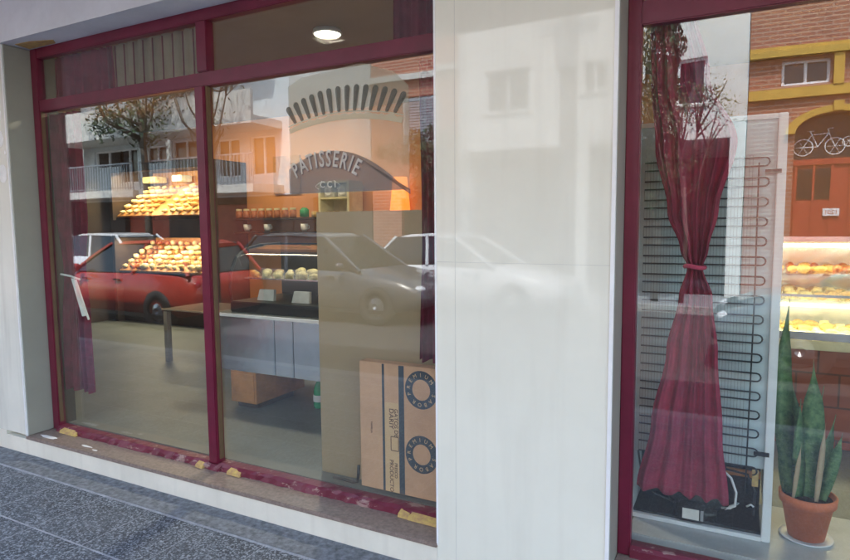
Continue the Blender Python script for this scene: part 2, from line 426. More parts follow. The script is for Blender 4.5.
# window one
Y0, Y1 = .165, .215
mb = MB()
mb.box(-4.149, -4.080, Y0, Y1, .133, 2.664, bev=.004)
mb.box(-1.16, -1.1215, Y0, Y1, .133, 2.664, bev=.004)
mb.box(-4.081, -1.158, Y0+.001, Y1, 2.60, 2.664, bev=.004)
mb.box(-4.081, -1.158, Y0+.002, Y1, 2.262, 2.335, bev=.004)
W1 = mb.build('shop_window', 'frame', B)
MB().box(-2.655, -2.587, Y0-.012, Y1, .16, 2.2615, bev=.005).build('mullion', 'frame', W1)
MB().box(-2.635, -2.555, Y0-.006, Y1, 2.336, 2.60, bev=.005).build('mullion', 'frame', W1)
MB().box(-2.586, -2.578, Y0+.004, Y0+.03, .19, 2.261).build('glazing_bead', 'bead', W1)
MB().box(-4.079, -4.074, Y0+.006, Y0+.03, .19, 2.261).build('glazing_bead', 'bead', W1)
mb = MB()
def ragged(x0, x1, y0, y1, z0, z1, n=46):
    b = mb.b; rows = []
    for i in range(n+1):
        x = x0+(x1-x0)*i/n; j = lambda a: random.uniform(-a, a)
        rows.append([b.verts.new((x, y0+j(.006), z0)), b.verts.new((x, y0+.006+j(.005), z1-.012+j(.006))), b.verts.new((x, y0+.02, z1+j(.004))), b.verts.new((x, y1, z1)), b.verts.new((x, y1, z0))])
    for p, q in zip(rows, rows[1:]):
        for k in range(5): b.faces.new((p[k], p[(k+1) % 5], q[(k+1) % 5], q[k]))
    b.faces.new(rows[0]); b.faces.new(rows[-1])
ragged(-4.078, -2.657, .140, .214, .132, .168); ragged(-2.585, -1.1225, .138, .214, .132, .172)
ragged(-2.68, -2.55, .128, .15, .132, .162, 5)
mb.build('bottom_rail', 'frameworn', W1)
for (xx, a, yy) in ((-3.93, .09, .125), (-2.70, .03, .118), (-2.44, .05, .122), (-1.235, .10, .112), (-1.36, .03, .118)):
    mb = MB(); mb.hexa([(xx-a, yy, .134), (xx+a, yy-.004, .134), (xx+a*.9, yy+.03, .134), (xx-a*.8, yy+.034, .134), (xx-a*.97, yy+.004, .150), (xx+a*.95, yy+.002, .146), (xx+a*.8, yy+.028, .160), (xx-a*.85, yy+.03, .164)])
    mb.build('paint_patch', 'yel', W1)
for (a, b, z0, z1) in ((-4.083, -2.652, .165, 2.265), (-2.589, -1.158, .170, 2.265), (-4.083, -2.633, 2.333, 2.603), (-2.557, -1.158, 2.333, 2.603)):
    MB().box(a, b, .190, .195, z0, z1).build('pane', 'glass', W1)
# window two
mb = MB()
mb.box(-.3975, -.348, Y0, Y1, .183, 2.664, bev=.004); mb.box(5.84, 5.9, Y0, Y1, .183, 2.664)
mb.box(-.349, 5.85, Y0+.001, Y1, 2.60, 2.664); mb.box(-.349, 5.85, Y0+.002, Y1, 2.232, 2.32, bev=.004)
mb.box(2.1, 2.19, Y0-.012, Y1, .24, 2.2315, bev=.004)
W2 = mb.build('shop_window', 'frame', B)
mb = MB(); ragged(-.347, 5.85, .150, .214, .182, .228); mb.build('bottom_rail', 'frameworn', W2)
for (a, b, z0, z1) in ((-.350, 2.102, .22, 2.235), (2.188, 5.85, .22, 2.235), (-.350, 5.85, 2.318, 2.603)):
    MB().box(a, b, .190, .195, z0, z1).build('pane', 'glass', W2)

# lettering on window one (stuck on the inside of the pane)
yf = .1862
def P2(c): return c
mb = MB(); mb.prism([(-2.035, 1.665), (-1.345, 1.665), (-1.345, 2.13), (-1.42, 2.20), (-1.60, 2.262), (-1.95, 2.235), (-2.035, 2.20)], yf+.0026, yf+.0032)
mb.build('window_film', 'film', W1)
mb = MB(); ml = MB()
cx, R0 = -1.705, 1.3; cz = 2.055-R0
for i in range(-7, 7):
    a = (i+.5)*.0345; px_, pz_ = cx+R0*math.sin(a), cz+R0*math.cos(a)
    L = .100-.0005*(i*i); tl = a*2.5; dx, dz = math.sin(tl), math.cos(tl); wd = .0155
    poly = []
    for k in range(7): t = math.pi*k/6; poly.append((px_+dx*L+wd*(math.cos(t)*dz + math.sin(t)*dx), pz_+dz*L+wd*(-math.cos(t)*dx+math.sin(t)*dz)))
    for k in range(5): t = math.pi+math.pi*k/4; poly.append((px_+.6*wd*(math.cos(t)*dz + math.sin(t)*dx), pz_+.6*wd*(-math.cos(t)*dx+math.sin(t)*dz)))
    mb.prism(poly, yf+.0012, yf+.002)
mb.build('sunburst_rays', 'filmray', W1)
def arcband(mb, cx, cz, r0, r1, a0, a1, y0, y1, n=30, wob=0):
    poly = [(cx+(r1+random.uniform(-wob, wob))*math.sin(a0+(a1-a0)*k/n), cz+(r1+random.uniform(-wob, wob))*math.cos(a0+(a1-a0)*k/n)) for k in range(n+1)]
    poly += [(cx+r0*math.sin(a1-(a1-a0)*k/n), cz+r0*math.cos(a1-(a1-a0)*k/n)) for k in range(n+1)]
    mb.prism(poly, y0, y1)
mb = MB(); arcband(mb, cx, cz, R0-.045, R0-.018, -.26, .26, yf+.0012, yf+.002, 40, .006)
arcband(mb, cx, cz, R0-.012, R0-.006, -.26, .26, yf+.0012, yf+.002)
mb.build('sunburst_line', 'filmline', W1)
mb = MB(); n = 24; poly = []
for k in range(n+1):
    xx = -2.04+.70*k/n; poly.append((xx, 1.868-1.15*(xx+1.78)**2))
poly += [(-1.34, 1.668), (-2.04, 1.668)]
mb.prism(poly, yf, yf+.0006); mb.build('sign_band', 'filmband', W1)
for dx_, key, yy in ((.006, 'pinktext', yf-.0006), (0, 'filmtext', yf-.0012)):
    if key == 'filmtext': yy = yf-.0012
    mb = MB(); word = 'PATISSERIE'; rc = .40; zc = 1.845-rc-.022
    adv = [.078, .078, .066, .048, .062, .062, .072, .078, .050, .066]; tot = sum(adv)*.70; s_ = -tot/2
    for ch, ad in zip(word, adv):
        ad *= .70; ang = (s_+ad/2)/rc*1.0; s_ += ad
        ca, sa = math.cos(ang), math.sin(ang)
        def pl(v, ca=ca, sa=sa):
            x_, z_ = v.x*.72, v.y*1.12-.062
            return Vector((-1.815+dx_+x_*ca+(rc+z_)*sa, yy+v.z*.3, zc-dx_+.035-x_*sa+(rc+z_)*ca))
        text_mesh(ch, .098, mb, pl, offset=.0015)
    mb.build('lettering', key, W1)
mb = MB()
def pl(v): return Vector((-1.80+v.x, .1852+v.z*.3, 1.692+v.y))
text_mesh('C C I', .044, mb, pl, offset=.001)
mb.build('lettering', 'filmtext', W1)
for s_ in (-1, 1):
    pts = [(-1.80+s_*(.055+.02*math.sin(k*.9)), .1852, 1.685+.008*k) for k in range(6)]
    mb = MB(); mb.tube(pts, .0015, 4)
    mb.build('flourish', 'filmtext', W1)

# ================================================================== interior shell
tag(MB().box(-11.9, 5.95, .32, 8.7, -.19, .145).build('floor', 'floor'), kind='structure')
tag(MB().box(-11.9, 5.95, .32, 8.7, 2.98, 3.2).build('ceiling', 'ceil'), kind='structure')
tag(MB().box(-11.9, 5.95, 4.2, 4.35, .15, 2.975).build('interior_wall', 'orange'), kind='structure')
tag(MB().box(-8.45, -8.25, .32, 4.195, .15, 2.975).build('interior_wall', 'darkwall'), kind='structure')
tag(MB().box(5.6, 5.7, .32, 4.195, .15, 2.975).build('interior_wall', 'orange'), kind='structure')
tag(MB().box(-1.19, -.385, .31, .345, .15, 2.975).build('interior_wall', 'orange'), kind='structure')
tag(MB().box(-.38, 2.6, .317, .86, .147, .205, bev=.004).build('window_ledge', 'ledge'), 'pale marble ledge inside the right shop window under pot and fridge', 'ledge')

# ceiling lamp
L = empty('ceiling_lamp', (-2.82, 1.6, 2.98), 'round lit ceiling lamp above the left window display', 'lamp')
MB().lathe([(.105, 2.979), (.112, 2.955), (.102, 2.945), (.098, 2.979)], (-2.82, 1.6, 0), close=True).build('rim', 'white', L, True)
MB().lathe([(.001, 2.97), (.097, 2.97), (.092, 2.943), (.05, 2.930), (.001, 2.926)], (-2.82, 1.6, 0)).build('diffuser', 'lampon', L, True)
def area(name, loc, sx, sy, e, col, rot=(0, 0, 0), parent=None):
    d = bpy.data.lights.new(name, 'AREA'); d.shape = 'RECTANGLE'; d.size = sx; d.size_y = sy; d.energy = e; d.color = col
    o = bpy.data.objects.new(name, d); C.objects.link(o); o.location = loc; o.rotation_euler = rot
    return o
area('lamp_light', (-2.82, 1.6, 2.915), .18, .18, 8, (1, .86, .66))

# ---- curtains
def drape(name, mtl, zs, y, folds, depth, thick=.004, parent=None, phase=0, nx=90):
    """zs: list of (z, xleft, xright); folds run down the cloth"""
    b = bmesh.new(); nz = 60; grid = []
    zt, zb = zs[0][0], zs[-1][0]
    ph = [random.uniform(-.5, .5) for _ in range(nx+1)]
    for j in range(nz+1):
        z = zt+(zb-zt)*j/nz
        for (za, la, ra), (zc_, lb, rb) in zip(zs, zs[1:]):
            if za >= z >= zc_-1e-9:
                t = (za-z)/(za-zc_+1e-9); t = t*t*(3-2*t) if len(zs) > 3 else t
                xl, xr = la+(lb-la)*t, ra+(rb-ra)*t; break
        row = []
        for i in range(nx+1):
            u = i/nx; a = 2*math.pi*folds*u+phase+.9*math.sin(u*7+phase)
            d = depth*(math.sin(a)+.35*math.sin(2.3*a+1))+.25*depth*math.sin(z*5+u*9)
            row.append(b.verts.new((xl+(xr-xl)*u, y+d, z + (.006*math.sin(a*1.0) if j == nz else 0))))
        grid.append(row)
    for p, q in zip(grid, grid[1:]):
        for i in range(nx): b.faces.new((p[i], p[i+1], q[i+1], q[i]))
    mb = MB(); mb.b.free(); mb.b = b
    g = bmesh.ops.solidify(b, geom=b.faces[:], thickness=thick)
    return mb.build(name, mtl, parent, True)
cl = drape('curtain', 'darkcurtain', [(2.26, -4.145, -3.83), (1.6, -4.14, -3.80), (1.2, -4.08, -3.86), (.9, -4.12, -3.84), (.40, -4.145, -3.82)], .265, 4, .022)
tag(cl, 'dark plum curtain gathered by a white cord at the far left of the left window', 'curtain')
tb = MB()
tb.tube([(-4.08, .24, 1.195), (-3.97, .236, 1.185), (-3.875, .24, 1.165)], .007, 6)
tb.build('tie_cord', 'paper', cl)
tb = MB(); tb.hexa([(-3.865, .232, .92), (-3.83, .232, .925), (-3.83, .24, .925), (-3.865, .24, .92), (-3.96, .232, 1.17), (-3.93, .232, 1.17), (-3.93, .24, 1.17), (-3.96, .24, 1.17)])
tb.hexa([(-3.80, .228, .90), (-3.785, .228, .905), (-3.785, .232, .905), (-3.80, .232, .90), (-3.92, .228, 1.16), (-3.90, .228, 1.165), (-3.90, .232, 1.165), (-3.92, .232, 1.16)])
tb.build('tie_tail', 'paper', cl)
cr = drape('curtain', 'darkcurtain', [(2.26, -1.335, -1.205), (1.4, -1.33, -1.205), (.86, -1.345, -1.205)], .27, 3, .018)
tag(cr, 'narrow dark curtain at the right edge of the left window above the cardboard box', 'curtain')
c1 = drape('cafe_curtain', 'darkcurtain', [(2.62, -4.05, -3.47), (2.45, -4.05, -3.46), (2.33, -4.05, -3.46)], .262, 7, .012)
tag(c1, 'short dark curtain behind the leftmost upper pane', 'curtain')
c2 = drape('cafe_curtain', 'netcurtain', [(2.62, -3.44, -2.70), (2.45, -3.44, -2.70), (2.345, -3.44, -2.70)], .262, 8, .014)
tag(c2, 'short pleated grey beige curtain behind the upper left pane', 'curtain')
mb = MB()
for k in range(9): mb.box(-3.40+k*.083, -3.394+k*.083, .232, .238, 2.335, 2.60)
mb.box(-3.46, -3.448, .225, .245, 2.335, 2.60)
mb.build('rod', 'frame', c2)
c3 = drape('cafe_curtain', 'darkcurtain', [(2.63, -1.47, -1.19), (2.5, -1.47, -1.19), (2.33, -1.47, -1.19)], .27, 4, .016)
tag(c3, 'dark curtain piece behind the upper pane right of the ceiling lamp', 'curtain')
# maroon curtain, window two
k2 = empty('tied_curtain', (-.13, .29, 2.3), 'wide maroon curtain tied in the middle in front of the fridge back', 'curtain')
drape('upper_drape', 'curtain', [(2.32, -.335, -.18), (2.05, -.325, -.12), (1.80, -.305, -.02), (1.55, -.255, -.075), (1.40, -.205, -.105), (1.335, -.178, -.122)], .275, 5, .016, parent=k2)
drape('lower_drape', 'curtain', [(1.335, -.178, -.122), (1.22, -.205, -.085), (1.0, -.245, -.06), (.7, -.295, -.035), (.425, -.345, -.005)], .275, 4.6, .013, parent=k2, phase=1.1)
MB().tube([(-.185+.035*(1-math.cos(t*.5)), .275-.03*math.sin(t*.5), 1.337+.004*math.sin(t)) for t in range(0, 7)], .009, 7).build('tie_cord', 'curtain', k2, True)

# ================================================================== fridge seen from behind
F = empty('fridge', (-.13, .47, .21), 'back of a pale fridge with black condenser coils behind the tied curtain', 'fridge')
fx0, fx1, fz0, fz1, fy = -.405, .150, .207, 1.925, .47
mb = MB(); mb.box(fx0, fx1, fy+.025, fy+.60, .50, fz1, bev=.008)
mb.box(fx0, fx0+.02, fy+.025, fy+.60, fz0+.02, .499); mb.box(fx1-.02, fx1, fy+.025, fy+.6, fz0+.02, .499)
mb.build('cabinet', 'white', F)
mb = MB(); mb.box(fx0+.021, fx1-.036, fy+.25, fy+.6, fz0+.02, .499); mb.box(fx0+.021, fx1-.036, fy+.02, fy+.249, fz0+.019, fz0+.03); mb.build('recess_panel', 'black', F)
mb = MB(); mb.box(fx0+.02, fx1-.035, fy+.018, fy+.0245, .505, fz1-.02); mb.build('back_panel', 'fridgeback', F)
mb = MB(); mb.box(fx1-.034, fx1-.002, fy, fy+.0245, fz0, fz1-.003, bev=.003); mb.box(fx0+.002, fx0+.02, fy, fy+.0245, fz0, fz1-.003, bev=.003)
mb.box(fx0+.0205, fx1-.0345, fy+.002, fy+.02, fz1-.022, fz1-.004); mb.box(fx0+.0205, fx1-.0345, fy, fy+.30, fz0, fz0+.018)
mb.build('edge_flange', 'white', F)
pts = []; z = 1.755; xl, xr = fx0+.04, fx1-.075; rr = .0165; side = 1; first = True; rows = 0
def uturn(xc, zc_, s, r):
    return [(xc+s*r*math.sin(math.pi*k/6), fy-.004, zc_+r*math.cos(math.pi*k/6)) for k in range(7)]
while z > .50:
    if side == 1: pts.append((xl, fy-.004, z)); pts += uturn(xr, z-rr, 1, rr)
    else: pts.append((xr, fy-.004, z)); pts += uturn(xl, z-.030, -1, .030) if False else [(xl, fy-.004, z)]
    z -= 2*rr if side == 1 else .0445
    side = -side
MB().tube(pts, .0033, 6).build('condenser_coil', 'coil', F, True)
MB().tube([(fx1-.095, fy-.011, 1.735), (fx1-.092, fy-.012, 1.2), (fx1-.098, fy-.011, .40)], .003, 6).build('downpipe', 'coil', F, True)
mb = MB()
for k in range(34):
    xx = fx0+.05+k*.0118; mb.box(xx-.0004, xx+.0004, fy-.0018, fy-.0003, .50, 1.765)
mb.build('condenser_grid', 'coil', F)
for z_ in (1.693, .568): MB().box(fx1-.073, fx1-.018, fy-.012, fy-.001, z_, z_+.015).build('clip', 'black', F)
mb = MB(); mb.blob((-.135, fy+.13, .315), (.13, .11, .085), .01, 3); mb.box(-.22, -.05, fy+.02, fy+.2, .23, .29, bev=.01)
mb.box(-.20, -.095, fy-.012, fy+.06, .235, .315, bev=.008)
cp_ = mb.build('compressor', 'black', F, True)
MB().box(-.180, -.115, fy-.0145, fy-.0125, .25, .295).build('label', 'paper', cp_)
MB().box(-.11, -.098, fy-.0145, fy-.0125, .25, .295).build('label', 'shutter', cp_)
mb = MB(); mb.tube([(-.04, fy, .49), (.0, fy-.03, .465), (.020, fy-.035, .41), (.018, fy-.03, .35), (-.02, fy-.02, .325), (.0, fy-.03, .345), (.028, fy-.03, .365), (.0, fy-.025, .335), (-.03, fy, .32)], .005, 7)
mb.tube([(.06, fy+.0, .345), (.075, fy-.01, .36), (.085, fy-.01, .352)], .004, 6)
mb.build('white_cable', 'white', F, True)
mb = MB(); mb.tube([(-.02, fy+.05, .47), (.06, fy+.04, .465), (.09, fy+.03, .40), (.085, fy+.03, .30)], .005, 6).build('pipe', 'coil', F, True); mb = MB(); mb.tube([(-.37, fy+.03, .5), (-.35, fy, .40), (-.30, fy, .33), (-.22, fy+.02, .30)], .004, 6)
mb.build('pipe', 'coil', F, True)
MB().box(-.02, .11, fy+.10, fy+.11, .43, .46).build('copper_tray', 'wood', F)
MB().box(.075, .098, fy-.003, fy+.0, .435, .505).build('label', 'yel', F)

# ================================================================== snake plant
SP = empty('potted_snake_plant', (.282, .60, .206), 'snake plant in a terracotta pot on a white saucer beside the fridge', 'plant')
px, py = .282, .60
MB().lathe([(.001, .206), (.085, .206), (.098, .213), (.096, .216), (.08, .211), (.001, .211)], (px, py, 0)).build('saucer', 'white', SP, True)
MB().lathe([(.001, .213), (.066, .213), (.092, .355), (.102, .357), (.105, .392), (.100, .396), (.094, .392), (.090, .36), (.001, .36)], (px, py, 0), 36).build('pot', 'terracotta', SP, True)
MB().lathe([(.001, .361), (.088, .362), (.087, .377), (.001, .384)], (px, py, 0)).build('soil', 'soil', SP, True)
def blade(x, y, lean, h, wd, yaw_, tw=.5, key='leafplant', z0=.375, curve=0):
    mb = MB(); b = mb.b; n = 18; rows = []
    for i in range(n+1):
        t = i/n; wv = 1.55*wd*(.55+1.2*t*(1-t)*1.6)*(1-t**5)*(1 if t < .97 else .25)
        if t > .72: wv *= max(.05, (1-t)/.28)**.75
        a = yaw_+tw*t; cx_ = x+lean[0]*t+curve*math.sin(t*math.pi); cy_ = y+lean[1]*t; zz = z0+h*t
        ux, uy = math.cos(a), math.sin(a)
        rows.append([b.verts.new((cx_-ux*wv, cy_-uy*wv, zz)), b.verts.new((cx_-uy*wv*.28, cy_+ux*wv*.28, zz)), b.verts.new((cx_+ux*wv, cy_+uy*wv, zz)), b.verts.new((cx_-uy*wv*.28+uy*.004, cy_+ux*wv*.28+.004, zz))])
    for p, q in zip(rows, rows[1:]):
        for k in range(4): b.faces.new((p[k], p[(k+1) % 4], q[(k+1) % 4], q[k]))
    b.faces.new(rows[0]); b.faces.new(rows[-1])
    return mb.build('leaf', key, SP, True)
blade(px-.055, py, (-.04, -.02), .84, .025, .15, .5, curve=-.03)
blade(px-.01, py-.02, (.005, .0), .58, .028, -.1, .4, curve=.01)
blade(px-.075, py+.01, (-.03, .0), .26, .016, .3)
blade(px+.03, py-.01, (.05, .01), .36, .02, .4, .6)
blade(px+.045, py-.02, (.06, .0), .30, .015, -.4, .3, z0=.37)
blade(px-.035, py-.03, (-.01, -.01), .42, .022, .6, .3)
blade(px+.01, py+.03, (.03, .02), .46, .024, 1.0, .5)
blade(px-.03, py+.04, (-.04, .02), .48, .022, -.6, .6)
blade(px+.025, py-.045, (.02, .01), .33, .008, .2, .1, 'dryleaf')
blade(px-.055, py-.045, (.02, -.01), .24, .006, .2, .1, 'dryleaf')

# ================================================================== pastry case, right
DC = empty('pastry_display_case', (1.2, 2.3, .15), 'lit glass pastry case on a red tiled base in the right window', 'display case')
MB().box(-.9, 3.2, 2.0, 2.7, .15, .74).build('tiled_base', 'redtile', DC)
MB().box(-.9, 3.2, 1.96, 2.7, .745, .80, bev=.006).build('counter_slab', 'cream', DC)
mb = MB()
for z0 in (1.02, 1.18): mb.box(-.86, 3.16, 2.08, 2.6, z0, z0+.012)
mb.build('shelf', 'caseglass', DC)
mb = MB(); mb.box(-.88, 3.18, 1.99, 2.0, .802, 1.38); mb.box(-.88, 3.18, 1.99, 2.65, 1.381, 1.39); mb.build('front_glass', 'caseglass', DC)
mb = MB(); mb.box(-.9, 3.2, 1.975, 1.989, .802, .85); mb.box(-.9, 3.2, 1.978, 1.989, 1.06, 1.075); mb.box(-.9, 3.2, 1.975, 2.03, 1.392, 1.42); mb.box(-.9, -.88, 1.99, 2.68, .802, 1.39); mb.box(3.18, 3.2, 1.99, 2.68, .802, 1.39); mb.build('case_rail', 'steel', DC)
MB().box(-.88, 3.18, 2.651, 2.68, .802, 1.39).build('mirror_back', 'steel', DC)
MB().tube([(-.8, 2.03, 1.365), (3.1, 2.03, 1.365)], .010, 8).build('light_tube', 'tube', DC)
MB().tube([(-.8, 2.03, 1.005), (3.1, 2.03, 1.005)], .010, 8).build('light_tube', 'tube', DC)
area('case_light', (1.15, 2.08, 1.35), 3.6, .05, 2.2, (1, .78, .42), (R(12), 0, 0))
area('case_light_low', (1.15, 2.08, .995), 3.6, .05, 6, (1, .82, .48), (R(14), 0, 0))
# trays of pastries: every tray a thing, pastries on it too
proto = []
for key in ('bread', 'breadpale', 'breadred'):
    mb = MB()
    if key == 'bread':       # croissant
        mb.tube([(.036*math.cos(a_)*1.1, .030*math.sin(a_)-.01, .018) for a_ in [math.pi*q/8 for q in range(9)]], [.004, .011, .0135, .0185, .019, .0185, .0135, .011, .004], 9)
    elif key == 'breadpale': mb.box(-.032, .032, -.024, .024, 0, .030, bev=.008); mb.box(-.024, .024, -.006, .006, .0305, .036)
    else: mb.lathe([(.001, 0), (.022, 0), (.028, .018), (.026, .026), (.012, .034), (.001, .036)], (0, 0, 0), 14)
    o = mb.build('pastry', key, None, True); proto.append(o)
usedp = [False]*3
def pastry(kind, loc, rz, sc, label, group):
    o = proto[kind]
    if usedp[kind]: o = o.copy(); C.objects.link(o)
    usedp[kind] = True
    o.location = loc; o.rotation_euler = (random.uniform(-.15, .15), random.uniform(-.15, .15), rz); o.scale = sc
    tag(o, label, 'pastry', group); return o
k = 0
GRP = {0: 'pastries on the lowest level of the lit case', 1: 'pastries on the middle shelf of the lit case', 2: 'pastries on the top shelf of the lit case'}
LB = {0: 'golden pastry on the lowest level of the lit glass case', 1: 'pastry on the middle glass shelf of the lit case', 2: 'small pastry on the top glass shelf of the lit case'}
for lvl, (z0, kinds) in enumerate(((.803, (1, 0)), (1.033, (0, 1)), (1.193, (0, 2)))):
    xx = .0
    while xx < .98:
        for r_ in range(4):
            yy = 2.14+.115*r_
            pastry(random.choice(kinds), (xx+random.uniform(-.01, .01), yy, z0), random.uniform(-.5, .5), (random.uniform(.75, 1.05), random.uniform(.9, 1.2), random.uniform(.9, 1.5)), LB[lvl], GRP[lvl])
        xx += .074

# ================================================================== left window interior
# bread rack against the back wall
RK = empty('bread_rack', (-7.12, 3.8, .15), 'brightly lit two tier bread rack with sloping shelves at the back wall', 'bread rack')
rx0, rx1 = -8.02, -6.22
MB().box(rx0, rx1, 3.55, 4.19, .15, .84, bev=.005).build('base_cabinet', 'darkwood', RK)
mb = MB(); mb.box(rx0-.06, rx0-.005, 3.45, 4.19, .15, 2.40); mb.box(rx1+.005, rx1+.06, 3.45, 4.19, .15, 2.40); mb.build('side_panel', 'darkwood', RK)
mb = MB(); mb.box(rx0, rx1, 3.46, 4.19, 1.43, 1.62); mb.box(rx0, rx1, 3.44, 3.459, 1.37, 1.62); mb.build('divider', 'darkwood', RK)
mb = MB(); mb.box(rx0, rx1, 3.46, 4.19, 2.34, 2.40); mb.box(rx0, rx1, 3.44, 3.459, 2.29, 2.40); mb.build('top_board', 'darkwood', RK)
MB().box(rx0, rx1, 4.15, 4.19, .85, 2.335).build('back_board', 'wood', RK)
for (zl, zh) in ((1.66, 2.10), (.88, 1.26)):
    MB().hexa([(rx0+.01, 3.50, zl), (rx1-.01, 3.50, zl), (rx1-.01, 4.14, zh), (rx0+.01, 4.14, zh), (rx0+.01, 3.50, zl+.02), (rx1-.01, 3.50, zl+.02), (rx1-.01, 4.14, zh+.02), (rx0+.01, 4.14, zh+.02)]).build('sloping_shelf', 'wood', RK)
MB().tube([(rx0+.05, 3.53, 2.32), (rx1-.05, 3.53, 2.32)], .012, 8).build('light_tube', 'tube', RK)
MB().tube([(rx0+.05, 3.53, 1.41), (rx1-.05, 3.53, 1.41)], .012, 8).build('light_tube', 'tube', RK)
area('rack_light', (-7.1, 3.52, 2.27), 1.7, .05, 5.5, (1, .82, .5), (R(20), 0, 0))
area('rack_light_low', (-7.1, 3.52, 1.36), 1.7, .05, 3.6, (1, .86, .62), (R(20), 0, 0))
bp_ = []
for key in ('bread', 'breadpale', 'breadred'):
    mb = MB()
    mb.blob((0, 0, .026), {'bread': (.085, .030, .03), 'breadpale': (.07, .038, .034), 'breadred': (.05, .045, .034)}[key], .16, 2); bp_.append(mb.build('bread_roll', key, None, True))
ub = [False]*3
def roll(kind, loc, rz, rx, label, group, sc=(1, 1, 1)):
    o = bp_[kind]
    if ub[kind]: o = o.copy(); C.objects.link(o)
    ub[kind] = True
    q_ = random.uniform(.75, 1.2); o.location = loc; o.rotation_euler = (rx, random.uniform(-.2, .2), rz); o.scale = (sc[0]*q_*random.uniform(.8, 1.25), sc[1]*q_, sc[2]*q_); tag(o, label, 'bread', group)
for i in range(12):
    if i in (5,): continue
    for j in range(6):
        t = (j+.5)/6; x_ = -7.94+i*.148
        roll(1 if (i//3) % 2 == 0 else 0, (x_+random.uniform(-.01, .01), 3.50+.60*t, 1.685+.44*t), R(90)+random.uniform(-.3, .3), 0, 'golden roll in the rows of the upper sloping shelf', 'rolls on the upper sloping shelf', (.85, 1.15, .9))
for i in range(12):
    for j in range(6):
        t = (j+.5)/6; x_ = -7.93+i*.148
        roll((1, 2, 2, 1, 1, 0, 1, 1, 0, 1, 1, 0)[i], (x_+random.uniform(-.02, .02), 3.50+.60*t, .905+.38*t), random.uniform(-1, 1), R(30), 'pale or brown roll heaped on the lower sloping shelf', 'rolls on the lower sloping shelf', (.8, 1.0, 1.1))
for n_, (x_, w_) in enumerate(((-7.80, .30), (-7.22, .20), (-6.58, .34))):
    o = MB().box(x_-w_/2, x_+w_/2, 3.90, 4.10, 2.17, 2.26, bev=.01).build('bread_bin', ('breadpale', 'paper', 'bread')[n_])
    tag(o, ('wide yellow bin at the left end above the upper rolls', 'small white bin in the middle above the upper rolls', 'golden bin at the right end above the upper rolls')[n_], 'bin')

# steel counter
K = empty('steel_counter', (-2.7, 1.4, .15), 'stainless steel counter with a front of bright steel panels right of the mullion', 'counter')
MB().box(-3.52, -1.9, 1.035, 1.75, .838, .865, bev=.003).build('worktop', 'steel', K)
MB().box(-3.52, -1.9, 1.027, 1.034, .842, .862).build('front_edge', 'trim', K)
for a, b in ((-3.50, -2.945), (-2.938, -2.775), (-2.768, -2.40), (-2.393, -1.92)):
    MB().box(a, b, 1.05, 1.07, .432, .836, bev=.004).build('front_panel', 'steel', K)
MB().box(-3.5, -1.92, 1.075, 1.72, .434, .836).build('cabinet_body', 'darkwood', K)
for (a, b) in ((-3.49, 1.66), (-1.98, 1.1), (-1.98, 1.66)):
    MB().box(a, a+.04, b, b+.04, .147, .432).build('leg', 'steel', K)
LT = empty('low_table', (-4.3, 2.2, .15), 'low dark table with a pale metal edge and leg left of the mullion', 'table')
MB().box(-5.16, -3.6, 1.9, 2.5, .665, .69, bev=.003).build('table_top', 'darkwood', LT)
MB().box(-5.16, -3.6, 1.892, 1.899, .678, .694).build('metal_edge', 'steel', LT)
for (a, b) in ((-5.15, 1.905), (-5.15, 2.44), (-3.68, 1.905), (-3.68, 2.44)):
    MB().box(a, a+.05, b, b+.05, .147, .664).build('leg', 'steel', LT)
# glass case standing on the counter
G = empty('countertop_pastry_case', (-3.3, 1.9, .78), 'curved glass pastry case standing on the steel counter', 'display case')
gx0, gx1 = -3.42, -2.0
cb0 = len(bpy.data.objects)
MB().box(gx0, gx1, 1.11, 1.72, .867, .945, bev=.006).build('case_base', 'black', G)
MB().box(gx0+.02, gx1-.02, 1.25, 1.70, 1.105, 1.115).build('shelf', 'steel', G)
prof = [(y_-.45, z_+.085) for y_, z_ in [(1.58, .861), (1.565, .95), (1.58, 1.08), (1.64, 1.19), (1.75, 1.25), (1.9, 1.275), (2.14, 1.28)]]
b = bmesh.new(); A = [[b.verts.new((x_, y_, z_)) for (y_, z_) in prof] for x_ in (gx0+.01, gx1-.01)]
for k in range(len(prof)-1): b.faces.new((A[0][k], A[0][k+1], A[1][k+1], A[1][k]))
bmesh.ops.solidify(b, geom=b.faces[:], thickness=.006); mb = MB(); mb.b.free(); mb.b = b; mb.build('curved_glass', 'caseglass', G, True)
mb = MB()
for x_ in (gx0, gx1): mb.tube([(x_, y_, z_) for y_, z_ in prof], .012, 6)
mb.box(gx0, gx1, 1.70, 1.72, .946, 1.37); mb.build('case_frame', 'black', G)
for i in range(11):
    for j in range(3):
        roll(random.choice((1, 0, 1)), (-3.34+i*.115, 1.30+j*.14, 1.119), random.uniform(-.6, .6), 0, 'pastry on the shelf of the countertop glass case', 'pastries in the countertop case', (.65, .85, .85))
for i, (x_, y_) in enumerate(((-3.25, 1.22), (-2.90, 1.20), (-2.60, 1.23))):
    o = MB().hexa([(x_, y_, .948), (x_+.16, y_, .948), (x_+.16, y_+.03, .948), (x_, y_+.03, .948), (x_+.01, y_+.02, 1.03), (x_+.15, y_+.02, 1.03), (x_+.15, y_+.045, 1.03), (x_+.01, y_+.045, 1.03)]).build('price_card', 'paper')
    tag(o, 'white price card on the floor of the countertop pastry case', 'card', 'price cards in the countertop case')
area('added_fill_light', (-5.4, 3.3, 2.9), 2.4, .3, 4.5, (1, .78, .5), (R(15), 0, 0))  # added fill for the back wall and jars; no fixture hangs here
